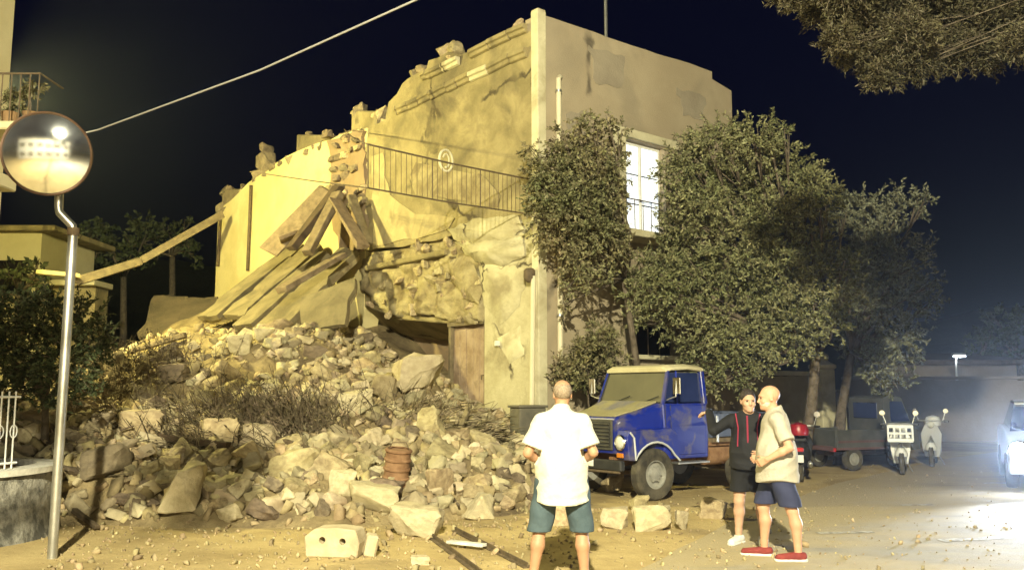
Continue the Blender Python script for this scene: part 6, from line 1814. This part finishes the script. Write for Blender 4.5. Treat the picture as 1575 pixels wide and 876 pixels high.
    B_.wave(lambda P: .005 * np.sin(P[..., 2] * 26 + 12 * P[..., 0]) * np.sin(P[..., 0] * 30 + P[..., 1] * 18))
    B_.plane((0, 0, leg_hem), (0, 0, -1)); B_.plane((0, 0, pel[2] + .13), (0, 0, 1))
    sho = B_.build('shorts', bottom, e)
    # shoes
    for s in 'LR':
        an, ft = j['an' + s], j['toe' + s]
        lo4 = np.minimum(an, ft) - .1; hi4 = np.maximum(an, ft) + .1; lo4[2] = -.01
        Q = SDF(lo4, hi4, .008)
        d = (ft - an); d[2] = 0; d /= np.linalg.norm(d)
        Q.cone(V3(an[0], an[1], .055) - d * .035, V3(ft[0], ft[1], .035) + d * .01, .050, .042, .02, (1, 1, .9)); Q.cone(V3(an[0], an[1], .05), an - V3(0, 0, .01), .05, .047, .02)
        Q.plane((0, 0, .012), (0, 0, -1)); Q.plane((0, 0, an[2] + .005), (0, 0, 1))
        so_ = Q.build('shoe', shoes, e)
        Q = SDF(lo4, hi4, .008); Q.cone(V3(an[0], an[1], .02) - d * .04, V3(ft[0], ft[1], .02) + d * .015, .053, .045, .01)
        Q.plane((0, 0, .002), (0, 0, -1)); Q.plane((0, 0, .028), (0, 0, 1)); Q.build('sole', M['shoe_white'], so_)
    # hair and eyes
    c = j['head']; Hh = SDF(c - .17, c + .19, .007)
    if hair_kind == 'full':
        Hh.ell(W(0, -.016, .052), V3(.084, .104, .092), .01, 'add', Rm)
        Hh.plane(W(0, .062, .06), Rm @ V3(0, .85, -.5)); Hh.plane(W(0, -.05, -.03), Rm @ V3(0, .25, -1))
    elif hair_kind == 'fringe':                            # bald crown, hair round the back and sides
        Hh.ell(W(0, -.016, .040), V3(.080, .101, .086), .01, 'add', Rm)
        Hh.plane(W(0, .005, 0), Rm @ V3(0, 1, .15)); Hh.plane(W(0, 0, .075), Rm @ V3(0, .2, 1)); Hh.plane(W(0, -.05, -.045), Rm @ V3(0, .25, -1))
    else:                                                  # cropped stubble with a beard
        Hh.ell(W(0, .030, -.030), V3(.067, .076, .078), .01, 'add', Rm)
        Hh.plane(W(0, .0, -.036), Rm @ V3(0, -.25, 1)); Hh.plane(W(0, .01, 0), Rm @ V3(0, -1, 0))
    Hh.wave(lambda P: .0025 * np.sin(P[..., 0] * 190) * np.sin(P[..., 1] * 170) * np.sin(P[..., 2] * 180))
    Hh.build('hair' if hair_kind != 'stubble' else 'beard', hairm, e)
    Mx = WMx(e)
    for sx in (-1, 1):
        MB().lathe([(.001, -.011), (.008, -.008), (.011, 0), (.008, .008), (.001, .011)], Mx @ Vector(W(sx * .032, .085, .016)), (0, 0, 1), 10).build('eye', M['eye'], e, smooth=True)
    return e, j, W, Rm

# --- man in the cream polo shirt, back to us, hands gathered in front
pa = Vector(((862 - CX) / F_PX * 7.65, 7.6, 0))
person('man in cream polo shirt and teal shorts seen from behind, facing the ruin', pa, R(-4), dict(
    head=(0.01, .03, 1.605), neck=(0, 0, 1.485), shL=(-.175, 0, 1.405), shR=(.175, 0, 1.40), elL=(-.285, -.04, 1.12), elR=(.27, -.03, 1.13), wrL=(-.17, .18, 1.03), wrR=(.18, .18, 1.04),
    hdL=(.7, .6, -.15), pmL=(0, -1, 0), thL=(0, 0, 1), hdR=(-.7, .6, -.15), pmR=(0, -1, 0), thR=(0, 0, 1),
    hipL=(-.115, 0, .88), hipR=(.115, 0, .88), knL=(-.19, .02, .49), knR=(.165, .03, .49), anL=(-.24, -.02, .085), anR=(.185, 0, .085), toeL=(-.29, .15, .035), toeR=(.22, .18, .035)),
    M['skin_a'], M['shirt_white'], M['shorts_teal'], M['shoe_grey'], M['hair_grey'], 'fringe', yaw=R(6), pitch=R(-4), stout=1.02, hem=.70, leg_hem=.47)

# --- bald man in the beige shirt, in profile
pc_ = Vector(((1188 - CX) / F_PX * 8.95, 8.95, 0))
person('bald man in loose beige shirt, navy shorts and red shoes, hand on his hip', pc_, R(78), dict(
    head=(0, .05, 1.565), neck=(0, 0, 1.45), shL=(-.185, 0, 1.385), shR=(.185, 0, 1.385), elL=(-.315, -.10, 1.10), elR=(.29, -.06, 1.10), wrL=(-.285, .11, .985), wrR=(.27, .13, .98),
    hdL=(.35, .75, -.4), pmL=(1, 0, 0), thL=(0, 0, 1), hdR=(-.3, .75, -.35), pmR=(-1, 0, 0), thR=(0, 0, 1),
    hipL=(-.10, 0, .86), hipR=(.10, 0, .86), knL=(-.12, -.12, .48), knR=(.10, .14, .48), anL=(-.13, -.16, .085), anR=(.11, .14, .085), toeL=(-.16, 0.01, .035), toeR=(.11, .32, .035)),
    M['skin_c'], M['shirt_grey'], M['shorts_navy'], M['shoe_red'], M['hair_white'], 'stubble', yaw=R(4), pitch=R(-5), stout=1.12, hem=.74, leg_hem=.52)

# --- man in the black track jacket, pointing at the house
pb_ = Vector(((1148 - CX) / F_PX * 9.75, 9.75, 0))
e, j, W, Rm = person('man in black track jacket with red piping raising his arm beside the truck', pb_, R(158), dict(
    head=(0, .04, 1.525), neck=(0, 0, 1.41), shL=(-.175, 0, 1.345), shR=(.175, 0, 1.345), elL=(-.24, .02, 1.06), elR=(.36, .16, 1.215), wrL=(-.17, .20, .98), wrR=(.44, -.04, 1.41),
    hdL=(.5, .8, 0), pmL=(1, -.6, 0), thL=(0, 0, 1), hdR=(.7, -.5, -.15), pmR=(0, 0, -1), thR=(.4, .6, 0), curlR=.45,
    hipL=(-.095, 0, .84), hipR=(.095, 0, .84), knL=(-.10, .03, .46), knR=(.13, .02, .46), anL=(-.11, -.02, .085), anR=(.15, -.02, .085), toeL=(-.13, .16, .035), toeR=(.20, .15, .035)),
    M['skin_b'], M['jacket_black'], M['shorts_black'], M['shoe_white'], M['hair_dark'], 'full', yaw=R(22), pitch=R(-4), stout=1.0, sleeve='long', hem=.80, leg_hem=.56)
Mx = WMx(e)
def surf(x, z): return Mx @ Vector((x, .153 + .010 * (1.25 - z), z))
MB().tube([surf(.0, 1.38) - Vector((0, 0, 0)), surf(.0, 1.22), surf(.0, 1.0), surf(0, .82)], .010, 6).build('zip', M['piping_red'], e)
for sx in (-1, 1): MB().tube([Mx @ Vector((sx * .13, .09, 1.40)), Mx @ Vector((sx * .10, .145, 1.25)), Mx @ Vector((sx * .11, .158, 1.05))], .007, 5).build('piping', M['piping_red'], e)
